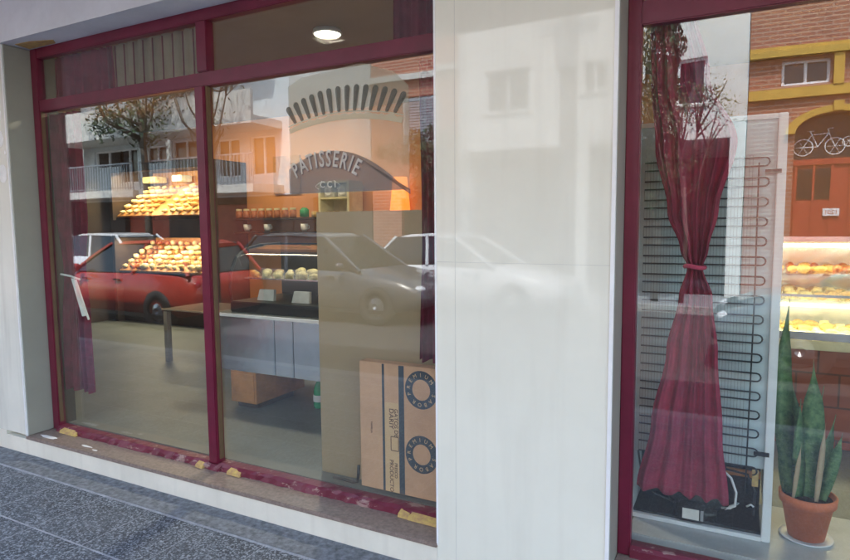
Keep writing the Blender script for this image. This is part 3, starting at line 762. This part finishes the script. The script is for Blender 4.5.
# small wooden cabinet
WC = empty('wooden_box_cabinet', (-3.25, 1.2, .15), 'small orange wooden cabinet under the steel counter beside the mullion', 'cabinet')
MB().box(-3.39, -3.14, 1.06, 1.62, .19, .428, bev=.003).build('body', 'wood', WC)
MB().box(-3.36, -3.16, 1.10, 1.5, .147, .188).build('plinth', 'darkwood', WC)
MB().box(-3.375, -3.155, 1.052, 1.0595, .21, .41).build('door', 'wood', WC)
# green bottle
GB = empty('green_bottle', (-2.76, 1.32, .15), 'green plastic bottle on the floor under the steel counter', 'bottle')
MB().lathe([(.001, .147), (.04, .15), (.043, .17), (.04, .22), (.043, .27), (.038, .30), (.018, .35), (.014, .37), (.001, .37)], (-2.76, 1.32, 0), 20).build('bottle_body', 'greenpl', GB, True)
MB().lathe([(.001, .371), (.017, .371), (.017, .39), (.001, .391)], (-2.76, 1.32, 0), 16).build('cap', 'white', GB)
MB().lathe([(.0435, .20), (.0445, .20), (.0445, .25), (.0435, .25)], (-2.76, 1.32, 0), 20, close=True).build('label', 'paper', GB)
# dark stool behind counter leg
st = MB().box(-4.55, -4.2, 2.0, 2.3, .147, .29, bev=.02).build('storage_crate', 'black'); tag(st, 'dark low crate on the floor under the left end of the counter', 'crate')
# jar shelf
JS = empty('wall_shelf', (-5.6, 4.1, 1.5), 'dark wooden wall shelf holding a row of jars and cups', 'shelf')
MB().box(-6.55, -4.3, 3.92, 4.19, 1.60, 1.625).build('shelf_board', 'darkwood', JS)
MB().box(-6.55, -4.3, 3.92, 4.19, 1.42, 1.445).build('shelf_board', 'darkwood', JS)
mb = MB(); mb.box(-6.56, -6.53, 3.93, 4.19, 1.40, 1.66); mb.box(-4.32, -4.29, 3.93, 4.19, 1.40, 1.66); mb.build('bracket', 'darkwood', JS)
J0 = empty('jar', (0, 0, 0), 'small jar in the row on the upper board of the wall shelf', 'jar', 'jars on the wall shelf')
MB().lathe([(.001, 0), (.045, 0), (.047, .02), (.047, .085), (.036, .10), (.001, .10)], (0, 0, 0), 14).build('jar_body', 'breadred', J0, True)
MB().lathe([(.001, .101), (.04, .101), (.04, .125), (.001, .125)], (0, 0, 0), 14).build('lid', 'cream', J0)
for i in range(10):
    o = J0 if i == 0 else copy_tree(J0)
    o.location = (-6.4+i*.135, 4.0, 1.627)
C0 = empty('cup', (0, 0, 0), 'white cup on the lower board of the wall shelf', 'cup', 'cups on the wall shelf')
MB().lathe([(.03, 0), (.045, .03), (.05, .095), (.046, .095), (.04, .03), (.028, .006)], (0, 0, 0), 14, close=True).build('cup_body', 'white', C0, True)
MB().tube([(.045, 0, .075), (.075, 0, .07), (.078, 0, .04), (.042, 0, .025)], .006, 6).build('handle', 'white', C0, True)
for i, x_ in enumerate((-6.25, -5.98, -5.62, -5.0, -4.72)):
    o = C0 if i == 0 else copy_tree(C0); o.location = (x_, 3.99, 1.447)
gj = MB().lathe([(.001, 1.627), (.06, 1.63), (.06, 1.72), (.03, 1.75), (.001, 1.75)], (-5.0, 4.0, 0), 16).build('jar', 'greenpl', None, True); tag(gj, 'bright green jar at the right end of the jar row', 'jar')
for i in range(4):
    o = MB().lathe([(.001, 0), (.045, 0), (.045, .07), (.001, .075)], (-4.83+.11*i, 4.0, 1.627), 14).build('yellow_tin', 'yel', None, True)
    tag(o, 'yellow tin standing right of the green jar on the wall shelf', 'tin', 'yellow tins on the wall shelf')
# cream rack with two dials
DR = empty('cream_wall_rack', (-4.42, 4.1, 1.7), 'cream open rack with two round white dials on the back wall', 'rack')
cx0, cx1 = -4.66, -4.2
mb = MB()
mb.box(cx0, cx0+.03, 3.85, 4.15, 1.63, 2.06); mb.box(cx1-.03, cx1, 3.85, 4.15, 1.63, 2.06)
mb.box(cx0+.031, cx1-.031, 3.85, 4.15, 1.63, 1.65); mb.box(cx0+.031, cx1-.031, 3.85, 4.15, 1.84, 1.865); mb.box(cx0+.031, cx1-.031, 3.85, 4.15, 2.035, 2.06)
mb.box(cx0+.031, cx1-.031, 4.13, 4.15, 1.651, 2.034); mb.build('rack_frame', 'cream', DR)
for x_ in (-4.53, -4.33):
    d = MB().box(x_-.075, x_+.075, 3.9, 4.0, 1.87, 2.02, bev=.01).build('dial_box', 'greywall', DR)
    MB().lathe([(.001, 0), (.06, 0), (.055, -.02), (.001, -.02)], (x_, 3.898, 1.945), 22, 'y').build('dial', 'white', d)
    MB().lathe([(.001, 0), (.018, 0), (.018, -.01), (.001, -.01)], (x_, 3.876, 1.945), 14, 'y').build('dial_knob', 'shutter', d)
# side cabinet on which the orange lamp stands
SC = MB().box(-4.0, -2.6, 3.9, 4.19, .15, 1.60, bev=.01).build('tall_cupboard', 'darkwood'); tag(SC, 'dark cupboard against the back wall carrying the orange lamp', 'cupboard')
OL = empty('orange_lamp', (-3.60, 4.05, 1.6), 'tall tapered orange lamp on the cupboard by the back wall', 'lamp')
MB().lathe([(.001, 1.60), (.06, 1.60), (.055, 1.63), (.001, 1.64)], (-3.60, 4.04, 0), 20).build('lamp_foot', 'darkwood', OL)
MB().lathe([(.125, 1.64), (.085, 2.08), (.08, 2.08), (.12, 1.64)], (-3.60, 4.04, 0), 22, close=True).build('lamp_shade', 'shade', OL, True)
# oranges wall panel
o = MB().box(-7.0+1.35, -5.2, 4.17, 4.198, 1.95, 2.45).build('wall_panel', 'wood'); tag(o, 'orange brown panel on the back wall between bread rack and jars', 'panel')

# brown board, carton, cable behind window one
o = MB().box(-1.985, -1.255, .325, .337, .150, 1.578, bev=.003).build('brown_board', 'board'); tag(o, 'tall brown hardboard sheet standing upright behind the left window', 'board')
CB = empty('cardboard_box', (-1.45, .27, .15), 'flattened cardboard box with two dark ring prints at the right of the left window', 'box')
bx0, bx1, bz0, bz1, by = -1.672, -1.15, .185, .832, .240
MB().box(bx0, bx1, by, by+.065, bz0, bz1, bev=.003).build('carton', 'card', CB)
mb = MB(); mb.box(-1.540, -1.527, by-.0008, by-.0001, bz0+.003, bz1-.003); mb.box(-1.446, -1.416, by-.0008, by-.0001, bz0+.003, bz1-.003); mb.build('stripe', 'ink', CB)
MB().box(-1.526, -1.447, by-.0006, by-.0001, bz0+.003, .640).build('print_panel', 'cardlight', CB)
mb = MB()
for zc_ in (.722, .405):
    n = 36; xc = -1.322; ro, ri = .088, .048
    A = [[mb.b.verts.new((xc+r_*math.cos(2*math.pi*k/n), y_, zc_+r_*1.06*math.sin(2*math.pi*k/n))) for k in range(n)] for (r_, y_) in ((ri, by-.0001), (ro, by-.0001), (ro, by-.0009), (ri, by-.0009))]
    for a in range(4):
        for k in range(n): mb.b.faces.new((A[a][k], A[a][(k+1) % n], A[(a+1) % 4][(k+1) % n], A[(a+1) % 4][k]))
mb.build('ring_print', 'ink', CB)
mb = MB()
for zc_, a0 in ((.722, 200), (.405, 205)):
    for i, ch in enumerate('PREMIUM SABOR'):
        ang = R(a0-i*27); rr_ = .060
        def pl(v, ang=ang, zc_=zc_):
            x_, z_ = v.x, v.y
            # letters stand outward along the ring
            ox, oz = math.cos(ang), math.sin(ang)
            return Vector((-1.322+ox*(rr_+z_)+oz*x_, by-.0013+v.z*.2, zc_+(oz*(rr_+z_)-ox*x_)*1.06))
        if ch != ' ': text_mesh(ch, .026, mb, pl)
mb.build('ring_lettering', 'cardlight', CB)
mb = MB()
def vert(txt, size, x_, zc_):
    text_mesh(txt, size, mb, lambda v: Vector((x_+v.y*-1*-1, by-.0011+v.z*.2, zc_-v.x)), offset=.0004)
vert('GATOS DE', .030, -1.472, .54); vert('DARIY', .036, -1.500, .56)
vert('PRODUCTO', .030, -1.500, .27); vert('FRESCO', .022, -1.472, .30)
for a in (-1.492, -1.450): mb.box(a-.002, a+.002, by-.0012, by-.0007, .40, .47)
mb.box(-1.492, -1.450, by-.0012, by-.0007, .398, .402); mb.box(-1.492, -1.450, by-.0012, by-.0007, .468, .472)
vert('VAINILLA', .014, -1.608, .50)
mb.build('side_lettering', 'inkbrown', CB)
o = MB().tube([(-1.84, .235, .198), (-1.78, .232, .20), (-1.72, .232, .196), (-1.69, .233, .205), (-1.685, .234, .24), (-1.683, .236, .29)], .008, 7).build('black_cable', 'black', None, True)
tag(o, 'short black cable lying at the lower left corner of the cardboard box', 'cable')
tag(MB().box(-4.06, -1.19, .218, .318, .134, .175).build('inner_sill', 'floor'), 'grey inner sill strip behind the bottom of the left window', 'sill')
# red velvet at the box's top right: cloth hanging
# ================================================================== far side of the street
FY = -11.0
def wall_holes(x0, x1, z0, z1, holes, y0, y1):
    xs = sorted({x0, x1, *[h[0] for h in holes], *[h[1] for h in holes]}); zs = sorted({z0, z1, *[h[2] for h in holes], *[h[3] for h in holes]})
    mb = MB()
    for a, b in zip(xs, xs[1:]):
        run = None
        for c, d in zip(zs, zs[1:]):
            xm, zm = (a+b)/2, (c+d)/2
            if any(h[0] < xm < h[1] and h[2] < zm < h[3] for h in holes):
                if run: mb.box(a, b, y0, y1, *run); run = None
            else: run = (run[0], d) if run else (c, d)
        if run: mb.box(a, b, y0, y1, *run)
    bmesh.ops.remove_doubles(mb.b, verts=mb.b.verts, dist=1e-5)
    return mb
def window(par, h, shut=False, fm='trim', bars=1, sill=True):
    x0, x1, z0, z1 = h
    mb = MB(); t = .05
    mb.box(x0, x0+t, FY-.14, FY-.08, z0, z1); mb.box(x1-t, x1, FY-.14, FY-.08, z0, z1); mb.box(x0+t, x1-t, FY-.14, FY-.08, z0, z0+t); mb.box(x0+t, x1-t, FY-.14, FY-.08, z1-t, z1)
    for k in range(bars):
        xm = x0+(x1-x0)*(k+1)/(bars+1); mb.box(xm-.025, xm+.025, FY-.14, FY-.08, z0+t, z1-t)
    f = mb.build('window', fm, par)
    MB().box(x0+.02, x1-.02, FY-.16, FY-.145, z0+.02, z1-.02).build('pane', 'darkglass', f)
    if sill: MB().box(x0-.05, x1+.05, FY-.2, FY+.05, z0-.05, z0-.002).build('sill', 'slab', f)
    if shut:
        mb = MB()
        for k in range(int((z1-z0)/.07)): mb.box(x0+.05, x1-.05, FY-.075, FY-.05, z0+.03+k*.07, z0+.085+k*.07)
        mb.build('shutter', 'shutter', f)
def railing(par, x0, x1, y, z0, z1, n):
    mb = MB(); mb.box(x0, x1, y-.02, y+.02, z1-.04, z1); mb.box(x0, x1, y-.015, y+.015, z0+.05, z0+.08)
    for k in range(n): xx = x0+(x1-x0)*k/(n-1); mb.box(xx-.01, xx+.01, y-.01, y+.01, z0, z1-.04)
    mb.build('railing', 'rail', par)
# apartment building
AP = empty('apartment_building', (-20, FY, 0), 'pale blue white apartment building with deep balconies across the street', 'building')
ha = []
for x_ in (-20, -18.75, -17.4, -14.2, -12.85):
    for z_ in (3.0, 6.0, 8.8): ha.append((x_, x_+(.95 if x_ > -20 else 1.3), z_-(0 if x_ in (-18.75, -12.85, -14.2) and z_ < 4 else -.55), z_+1.15))
ha.append((-16.2, -14.9, 2.55, 4.25))
gh = [(-18.6, -16.4, .05, 2.2), (-15, -12.4, .05, 2.2)]
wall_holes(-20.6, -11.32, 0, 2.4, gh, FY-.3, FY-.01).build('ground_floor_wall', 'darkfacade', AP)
wall_holes(-20.6, -11.32, 2.401, 11, ha, FY-.3, FY).build('wall', 'apartwall', AP)
for h in ha: window(AP, h, bars=1, sill=False)
for h in gh: MB().box(h[0], h[1], FY-.25, FY-.2, h[2], h[3]).build('garage_door', 'reddoor', AP)
for z_ in (2.45, 4.28, 7.4):
    for a, b in ((-20.5, -16.45), (-16.2, -11.6)):
        MB().box(a, b, FY+.002, FY+1.25, z_, z_+.22).build('balcony', 'slab', AP)
        if z_ != 4.28: railing(AP, a+.03, b-.03, FY+1.2, z_+.22, z_+1.05, 34)
        else: MB().box(a, b, FY+1.15, FY+1.248, z_+.222, z_+.9).build('balcony_parapet', 'slab', AP)
MB().box(-20.6, -11.32, FY-10, FY+.25, 11.002, 11.3).build('roof', 'slab', AP)
MB().box(-20.59, -11.34, FY-10, FY-.5, 0, 11).build('rear_block', 'apartwall', AP)
DBd = empty('added_dark_building', (-27, FY, 0), 'tall dark brown building added left of the apartment balconies to dim the reflection', 'building')  # invented dark block, lowers the reflection over the far left curtain
h0 = [(-24, -22.8, 3, 4.6), (-28, -26.8, 3, 4.6), (-24, -22.8, 6, 7.6), (-28, -26.8, 6, 7.6)]
wall_holes(-36, -20.62, 0, 12, h0, FY-.3, FY+1.6).build('wall', 'darkfacade', DBd)
for h in h0: window(DBd, h)
MB().box(-36, -20.62, FY-8, FY-.32, 0, 11.9).build('rear_block', 'darkfacade', DBd)
# grey building
GBd = empty('grey_building', (-10, FY, 0), 'plain pale grey building between apartments and brick house', 'building')
h1 = [(-10.6, -9.3, .05, 2.3)]
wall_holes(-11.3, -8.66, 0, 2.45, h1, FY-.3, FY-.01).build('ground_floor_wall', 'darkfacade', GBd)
wall_holes(-11.3, -8.66, 2.451, 6.4, [], FY-.3, FY).build('wall', 'greywall', GBd)
MB().box(-10.6, -9.3, FY-.2, FY-.15, .05, 2.3).build('garage_door', 'darkwood', GBd)
MB().box(-11.3, -8.66, FY-8, FY-.32, 0, 6.39).build('rear_block', 'greywall', GBd)
# brick house with shutters
BH = empty('brick_house', (-7.3, FY, 0), 'narrow red brick house with a grey shuttered window', 'house')
h2 = [(-7.75, -6.5, 3.35, 4.75), (-7.8, -6.7, .05, 2.2)]
wall_holes(-8.64, -5.99, 0, 6.6, h2, FY-.3, FY-.02).build('wall', 'brick', BH)
window(BH, h2[0], True); MB().box(-7.8, -6.7, FY-.2, FY-.15, .05, 2.2).build('door', 'darkwood', BH)
MB().box(-8.66, -5.99, FY-.02, FY+.1, 5.15, 5.3).build('string_course', 'slab', BH)
MB().box(-8.64, -5.99, FY-8, FY-.32, 0, 6.59).build('rear_block', 'brick', BH)
# white building over open ground floor
WB = empty('white_building', (-3, FY, 0), 'plain white building with small windows above an open dark ground floor', 'building')
h3 = [(-5.3, -4.25, 4.05, 5.0), (-1.75, -.70, 3.92, 4.82), (-3.1, -2.55, 4.3, 4.95)]
wall_holes(-5.97, .02, 3.22, 7.6, h3, FY-.3, FY).build('wall', 'whitewall', WB)
for h in h3: window(WB, h)
MB().box(-5.97, -5.7, FY-.3, FY, 0, 3.215).build('column', 'whitewall', WB); MB().box(-.25, .02, FY-.3, FY, 0, 3.215).build('column', 'whitewall', WB)
MB().box(-3.2, -2.95, FY-.3, FY, 0, 3.215).build('column', 'whitewall', WB)
MB().box(-5.97, .02, FY-8, FY-.32, 3.22, 7.59).build('rear_block', 'whitewall', WB)
MB().box(-5.97, .02, FY-4, FY-3.9, 0, 3.215).build('carport_wall', 'carport', WB)
MB().box(-5.97, .02, FY-.6, FY+.12, 7.602, 7.75).build('parapet', 'slab', WB)
# brick shop house with ochre trim and arch
CH = empty('brick_arch_house', (2.5, FY, 0), 'red brick house with ochre bands and a wide arched red doorway', 'house')
acx, acr = 1.50, .66
h4 = [(.58, 1.36, 4.10, 4.55), (2.6, 3.4, 4.10, 4.55), (acx-acr, acx+acr, .02, 3.56), (3.6, 4.8, .9, 2.4)]
wall_holes(.04, 6.5, 0, 7.4, h4, FY-.3, FY).build('wall', 'brick', CH)
for h in h4[:2]: window(CH, h, sill=False)
window(CH, h4[3], True)
# spandrels filling the arch corners
mb = MB()
n = 16
for s_ in (-1, 1):
    poly = [(acx+s_*acr*math.cos(math.pi/2*k/n), 3.20+.35*math.sin(math.pi/2*k/n)) for k in range(n+1)] + [(acx, 3.56), (acx+s_*acr, 3.56)]
    mb.prism(poly, FY-.28, FY-.003)
mb.build('arch_spandrel', 'brick', CH)
mb = MB(); poly = []
for k in range(25): a = math.pi*k/24; poly.append((acx+.82*math.cos(a), 3.18+.49*math.sin(a)))
for k in range(25): a = math.pi-math.pi*k/24; poly.append((acx+acr*math.cos(a), 3.18+.37*math.sin(a)))
mb.prism(poly, FY+.002, FY+.09); mb.box(acx-.08, acx+.08, FY+.002, FY+.13, 3.56, 3.74); mb.build('arch_trim', 'yellowtrim', CH)
mb = MB(); mb.box(.04, 6.5, FY+.002, FY+.16, 4.60, 4.72); mb.box(.04, 6.5, FY+.002, FY+.09, 4.722, 4.80); mb.box(.04, 6.5, FY+.002, FY+.10, 3.86, 4.04); mb.box(1.40, 1.56, FY+.002, FY+.12, 4.041, 4.598); mb.box(3.45, 3.6, FY+.002, FY+.12, 4.041, 4.598); mb.build('trim_band', 'yellowtrim', CH)
D_ = MB().box(acx-acr, acx+acr, FY-.22, FY-.18, .02, 2.62).build('door', 'reddoor', CH)
mb = MB()
for k in range(5): xx = acx-acr+.06+k*.29; mb.box(xx-.02, xx+.02, FY-.18, FY-.15, .3, 2.58)
mb.box(acx-acr, acx+acr, FY-.181, FY-.14, 2.59, 2.70); mb.build('door_rail', 'reddoor', D_)
MB().box(acx-acr+.09, acx-.04, FY-.178, FY-.165, 1.95, 2.52).build('door_pane', 'darkglass', D_)
mb = MB(); mb.prism([(acx-.655, 2.705), (acx+.655, 2.705)] + [(acx+.655*math.cos(math.pi*k/24), 3.2+.345*math.sin(math.pi*k/24)) for k in range(25)], FY-.22, FY-.19); FL = mb.build('fanlight', 'darkglass', CH)
mb = MB()
yb = FY-.183
def bike(cx_, cz_, s_):
    for dx_ in (-.24, .24):
        mb.tube([(cx_+dx_*s_+.15*s_*math.cos(t*math.pi/9), yb, cz_+.15*s_*math.sin(t*math.pi/9)) for t in range(19)], .009, 5)
        for t in range(6): mb.tube([(cx_+dx_*s_, yb, cz_), (cx_+dx_*s_+.15*s_*math.cos(t*math.pi/3), yb, cz_+.15*s_*math.sin(t*math.pi/3))], .004, 4)
    P_ = lambda a, b: (cx_+a*s_, yb, cz_+b*s_)
    for q in ([P_(-.24, 0), P_(-.12, .22), P_(.14, .24), P_(.24, 0)], [P_(-.24, 0), P_(-.02, 0), P_(.14, .24)], [P_(-.02, 0), P_(-.14, .28)], [P_(-.19, .29), P_(-.08, .29)], [P_(.14, .24), P_(.12, .32), P_(.2, .33)]): mb.tube(q, .009, 5)
bike(acx-.25, 2.93, 1.05); bike(acx+.36, 3.0, .62)
mb.build('bicycle_emblem', 'trim', FL)
pt = MB().box(1.36, 1.62, FY-.15, FY-.135, 1.63, 1.77).build('number_plate', 'trim', D_)
mb = MB(); text_mesh('1201', .11, mb, lambda v: Vector((1.49-v.x, FY-.133+v.z, 1.66+v.y))); mb.build('number', 'reddoor', pt)
MB().box(.04, 6.5, FY-8, FY-.32, 0, 7.39).build('rear_block', 'brick', CH)
MB().box(.04, 6.5, FY-.5, FY+.2, 7.402, 7.6).build('parapet', 'yellowtrim', CH)
# ---- pole
PO = empty('utility_pole', (-3.0, -9.5, 0), 'thick grey concrete pole on the opposite pavement', 'pole')
MB().tube([(-3.0, -9.5, -.02), (-3.0, -9.5, 4.3), (-3.0, -9.5, 9.2)], [.17, .16, .12], 16).build('shaft', 'pole', PO, True)
MB().box(-3.6, -2.4, -9.55, -9.45, 8.3, 8.4).build('crossarm', 'pole', PO)
MB().box(-3.2, -2.8, -9.33, -9.2, 4.4, 5.2, bev=.02).build('service_box', 'shutter', PO)
# ---- trees
def tree(loc, h, rad, nleaf, ls, leafkey, label, cz=None, squash=1, nl=7, trunk=.12):
    T = empty('street_tree', loc, label, 'tree', None)
    x, y, z = loc; cz = cz or h*.72
    mb = MB(); mb.tube([(x, y, -.02), (x+.05, y, cz*.4), (x-.03, y+.05, cz*.8)], [trunk, trunk*.8, trunk*.6], 9)
    tips = []
    for k in range(nl):
        a = k*2.4+random.random(); el = random.uniform(.2, 1.1)
        d = Vector((math.cos(a)*math.cos(el), math.sin(a)*math.cos(el), math.sin(el)*squash))*rad*random.uniform(.6, .95)
        st_ = Vector((x-.03, y+.05, cz*random.uniform(.6, .8))); mid = st_+d*.5+Vector((0, 0, .1*rad)); en = Vector((x, y, cz))+d
        mb.tube([st_, mid, en], [trunk*.45, trunk*.25, .012], 6); tips.append(en); tips.append(mid)
        for q in range(3):
            e2 = en+Vector((random.uniform(-1, 1), random.uniform(-1, 1), random.uniform(-.6, .8)))*rad*.4
            mb.tube([mid.lerp(en, .5), e2], [.02, .006], 4); tips.append(e2)
    mb.build('trunk', 'bark', T, True)
    b = bmesh.new()
    cl_ = [(t+Vector((random.uniform(-.2, .2),)*3)*rad, random.uniform(.16, .38)*rad) for t in tips]
    for i in range(nleaf):
        c, r_ = random.choice(cl_)
        while True:
            d = Vector((random.uniform(-1, 1), random.uniform(-1, 1), random.uniform(-1, 1)))
            if d.length < 1: break
        p = c+d*r_
        u = Vector((random.uniform(-1, 1), random.uniform(-1, 1), random.uniform(-1, 1))).normalized(); v = u.cross(Vector((random.random(), random.random(), random.random()+.1))).normalized()
        s_ = ls*random.uniform(.6, 1.3)
        b.faces.new([b.verts.new(p-u*s_), b.verts.new(p+v*s_*.4), b.verts.new(p+u*s_), b.verts.new(p-v*s_*.4)])
    mb = MB(); mb.b.free(); mb.b = b; mb.build('crown', leafkey, T)
tree((-15.8, -9.7, 0), 6.5, 2.3, 6500, .075, 'leafdark', 'large dark leafy street tree before the apartment balconies', cz=6.2, squash=.55, nl=12)
tree((-6.45, -9.8, 0), 3.6, 1.0, 6000, .05, 'leafdark', 'dense low street tree in front of the narrow brick house', cz=2.7, squash=.9, nl=9)
tree((-.95, -9.7, 0), 4, .95, 2600, .03, 'leafmid', 'young sparse street tree before the white building', cz=3.2, squash=1.0, nl=8, trunk=.05)
tree((-13.1, -9.7, 0), 6.5, 2.2, 700, .05, 'leafmid', 'nearly bare street tree with thin branches by the grey building', cz=5.2, squash=.7, nl=10, trunk=.08)

CY = empty('added_dark_cypress', (-1.42, -9.75, 0), 'tall narrow cypress added before the white building to darken the reflection', 'tree')  # invented tree, keeps the reflection dark above the tied curtain
MB().tube([(-1.42, -9.75, -.02), (-1.40, -9.75, 3), (-1.42, -9.75, 7)], [.07, .06, .01], 8).build('trunk', 'bark', CY, True)
b = bmesh.new()
for i in range(9000):
    z_ = random.uniform(1.6, 7.6); rr_ = .36*min(1, (z_-1.4)/.8)*max(.05, 1-((z_-3.6)/4.2)**2 if z_ > 3.6 else 1)*(1+.3*math.sin(z_*6+1)*math.sin(z_*2.3)); a = random.uniform(0, 6.283); q_ = rr_*random.random()**.4
    p = Vector((-1.42+q_*math.cos(a), -9.75+q_*math.sin(a), z_)); u = Vector((random.uniform(-.4, .4), random.uniform(-.4, .4), 1)).normalized(); v = Vector((math.cos(a*3), math.sin(a*3), 0)); s_ = random.uniform(.03, .07)
    b.faces.new([b.verts.new(p-u*s_), b.verts.new(p+v*s_*.4), b.verts.new(p+u*s_), b.verts.new(p-v*s_*.4)])
mb = MB(); mb.b.free(); mb.b = b; mb.build('crown', 'leafdark', CY)
# ---- cars
def car(loc, flip, paint, label, L=4.3, roof=1.46, sedan=False, key='parked_car', zb=-.13):
    """nose towards +x, flipped to -x when flip"""
    T = empty(key, loc, label, 'car', 'cars in the street')
    s = -1 if flip else 1; X = lambda x: loc[0]+s*(x-L/2); W = .86; yc = loc[1]
    # body shell: rings across the length
    st_ = [(0.0, .42, .72, .70), (.06, .28, .86, .80), (.35, .22, .95, .85), (1.0, .20, .98, .86), (L*.5, .20, .96, .86), (L-1.35, .20, .94, .86), (L-.5, .22, .80, .84), (L-.12, .28, .66, .76), (L, .36, .56, .66)]
    b = bmesh.new(); rings = []
    for (x_, z0, z1, w_) in st_:
        ring = []
        for (fw, fz) in ((-.86, 0), (-1, .12), (-1.0, .55), (-.95, .86), (-.82, 1), (.82, 1), (.95, .86), (1.0, .55), (1, .12), (.86, 0)):
            ring.append(b.verts.new((X(x_), yc+w_*fw, zb+z0+(z1-z0)*fz)))
        rings.append(ring)
    for p, q in zip(rings, rings[1:]):
        for k in range(10): b.faces.new((p[k], p[(k+1) % 10], q[(k+1) % 10], q[k]))
    b.faces.new(rings[0]); b.faces.new(rings[-1])
    mb = MB(); mb.b.free(); mb.b = b; body = mb.build('body', paint, T, True)
    # greenhouse
    xr0, xr1 = (.95, L-2.0) if sedan else (.45, L-1.95)
    xb0, xb1 = (.45, L-1.15) if sedan else (.12, L-1.15)
    zb0, zt = zb+.90, zb+roof
    def hx(m, ya, yb_, za, zc_, xa0, xa1, xt0, xt1, wa, wt):
        m.hexa([(X(xa0), yc-wa, za), (X(xa1), yc-wa, za), (X(xa1), yc+wa, za), (X(xa0), yc+wa, za), (X(xt0), yc-wt, zc_), (X(xt1), yc-wt, zc_), (X(xt1), yc+wt, zc_), (X(xt0), yc+wt, zc_)])
    mb = MB(); hx(mb, 0, 0, zb0, zt-.05, xb0+.03, xb1-.03, xr0+.02, xr1-.02, .79, .61); mb.build('windows', 'carglass', T)
    mb = MB(); lerp = lambda a, c, t: a+(c-a)*t
    # roof skin and pillars
    b2 = mb.b; arch = []
    for (x_, dz, w_) in ((xr0-.04, -.06, .60), (xr0+.25, -.005, .63), ((xr0+xr1)/2, .015, .64), (xr1-.2, -.01, .63), (xr1+.04, -.07, .60)):
        arch.append([b2.verts.new((X(x_), yc-w_, zt-.05+dz)), b2.verts.new((X(x_), yc-w_*.8, zt+dz)), b2.verts.new((X(x_), yc+w_*.8, zt+dz)), b2.verts.new((X(x_), yc+w_, zt-.05+dz)), b2.verts.new((X(x_), yc, zt-.08+dz))])
    for p, q in zip(arch, arch[1:]):
        for k in range(5): b2.faces.new((p[k], p[(k+1) % 5], q[(k+1) % 5], q[k]))
    b2.faces.new(arch[0]); b2.faces.new(arch[-1])
    xm = (xb0+xb1)/2; xmr = (xr0+xr1)/2
    for sd_ in (-1, 1):
        for (a, c) in ((xb0, xr0), (xm-.12, xmr-.05), (xb1, xr1)):
            mb.tube([(X(a), yc+sd_*.80, zb0-.02), (X(c), yc+sd_*.61, zt-.05)], .035, 6)
    mb.build('roof', paint, T, False)
    for x_ in (.78, L-.82):
        for sd_ in (-1, 1):
            wy = yc+sd_*.78
            wh = MB().lathe([(.18, -.10), (.31, -.10), (.325, -.05), (.325, .05), (.31, .10), (.18, .10)], (X(x_), wy, zb+.325), 24, 'y', close=True).build('wheel', 'tyre', T, True)
            mb = MB(); mb.lathe([(.001, -.04), (.05, -.07), (.19, -.02), (.19, .02), (.05, .07), (.001, .04)], (X(x_), wy+sd_*.03, zb+.325), 20, 'y'); mb.build('rim', 'rim', wh)
    for sd_ in (-1, 1):
        MB().blob((X(L-.16), yc+sd_*.58, zb+.60), (.13, .14, .07), 0, 2).build('headlight', 'lens', T, True)
        MB().blob((X(.07), yc+sd_*.64, zb+.72), (.06, .12, .10), 0, 2).build('tail_light', 'redlens', T, True)
        MB().blob((X(L-1.45), yc+sd_*.95, zb+.98), (.06, .09, .06), 0, 2).build('wing_mirror', paint, T, True)
        for x_ in (L*.42, L*.62): MB().box(X(x_)-.07, X(x_)+.07, yc+sd_*.862-.012, yc+sd_*.862+.012, zb+.78, zb+.80).build('door_handle', 'black', T)
    MB().box(X(L-.015)-.02, X(L-.015)+.02, yc-.26, yc+.26, zb+.38, zb+.48).build('licence_plate', 'white', T)
    MB().box(X(L*.5)-L*.36, X(L*.5)+L*.36, yc-.87, yc+.87, zb+.20, zb+.26).build('sill_trim', 'black', T)
    return T
car((-9.5, -4.75, 0), True, 'carred', 'red hatchback on the near side of the road', 4.1, 1.42)
car((-6.7, -6.56, 0), False, 'carsilverdim', 'silver saloon in the middle of the road beyond the red car, darkened to dim its reflection', 4.5, 1.52, True)
car((-4.8, -8.36, 0), False, 'carwhite', 'white saloon parked at the far kerb before the brick house', 4.4, 1.48, True)
car((1.9, -5.4, 0), True, 'cardark', 'grey hatchback on the road in front of the right window', 4.3, 1.44)
car((-14.6, -8.3, 0), False, 'carwhite', 'white hatchback parked at the far kerb before the apartment balconies', 4.2, 1.5)

for o in list(bpy.data.objects):
    if o.name.startswith(('pastry', 'bread_roll')) and o.parent is None and not o.get('label'): bpy.data.objects.remove(o)
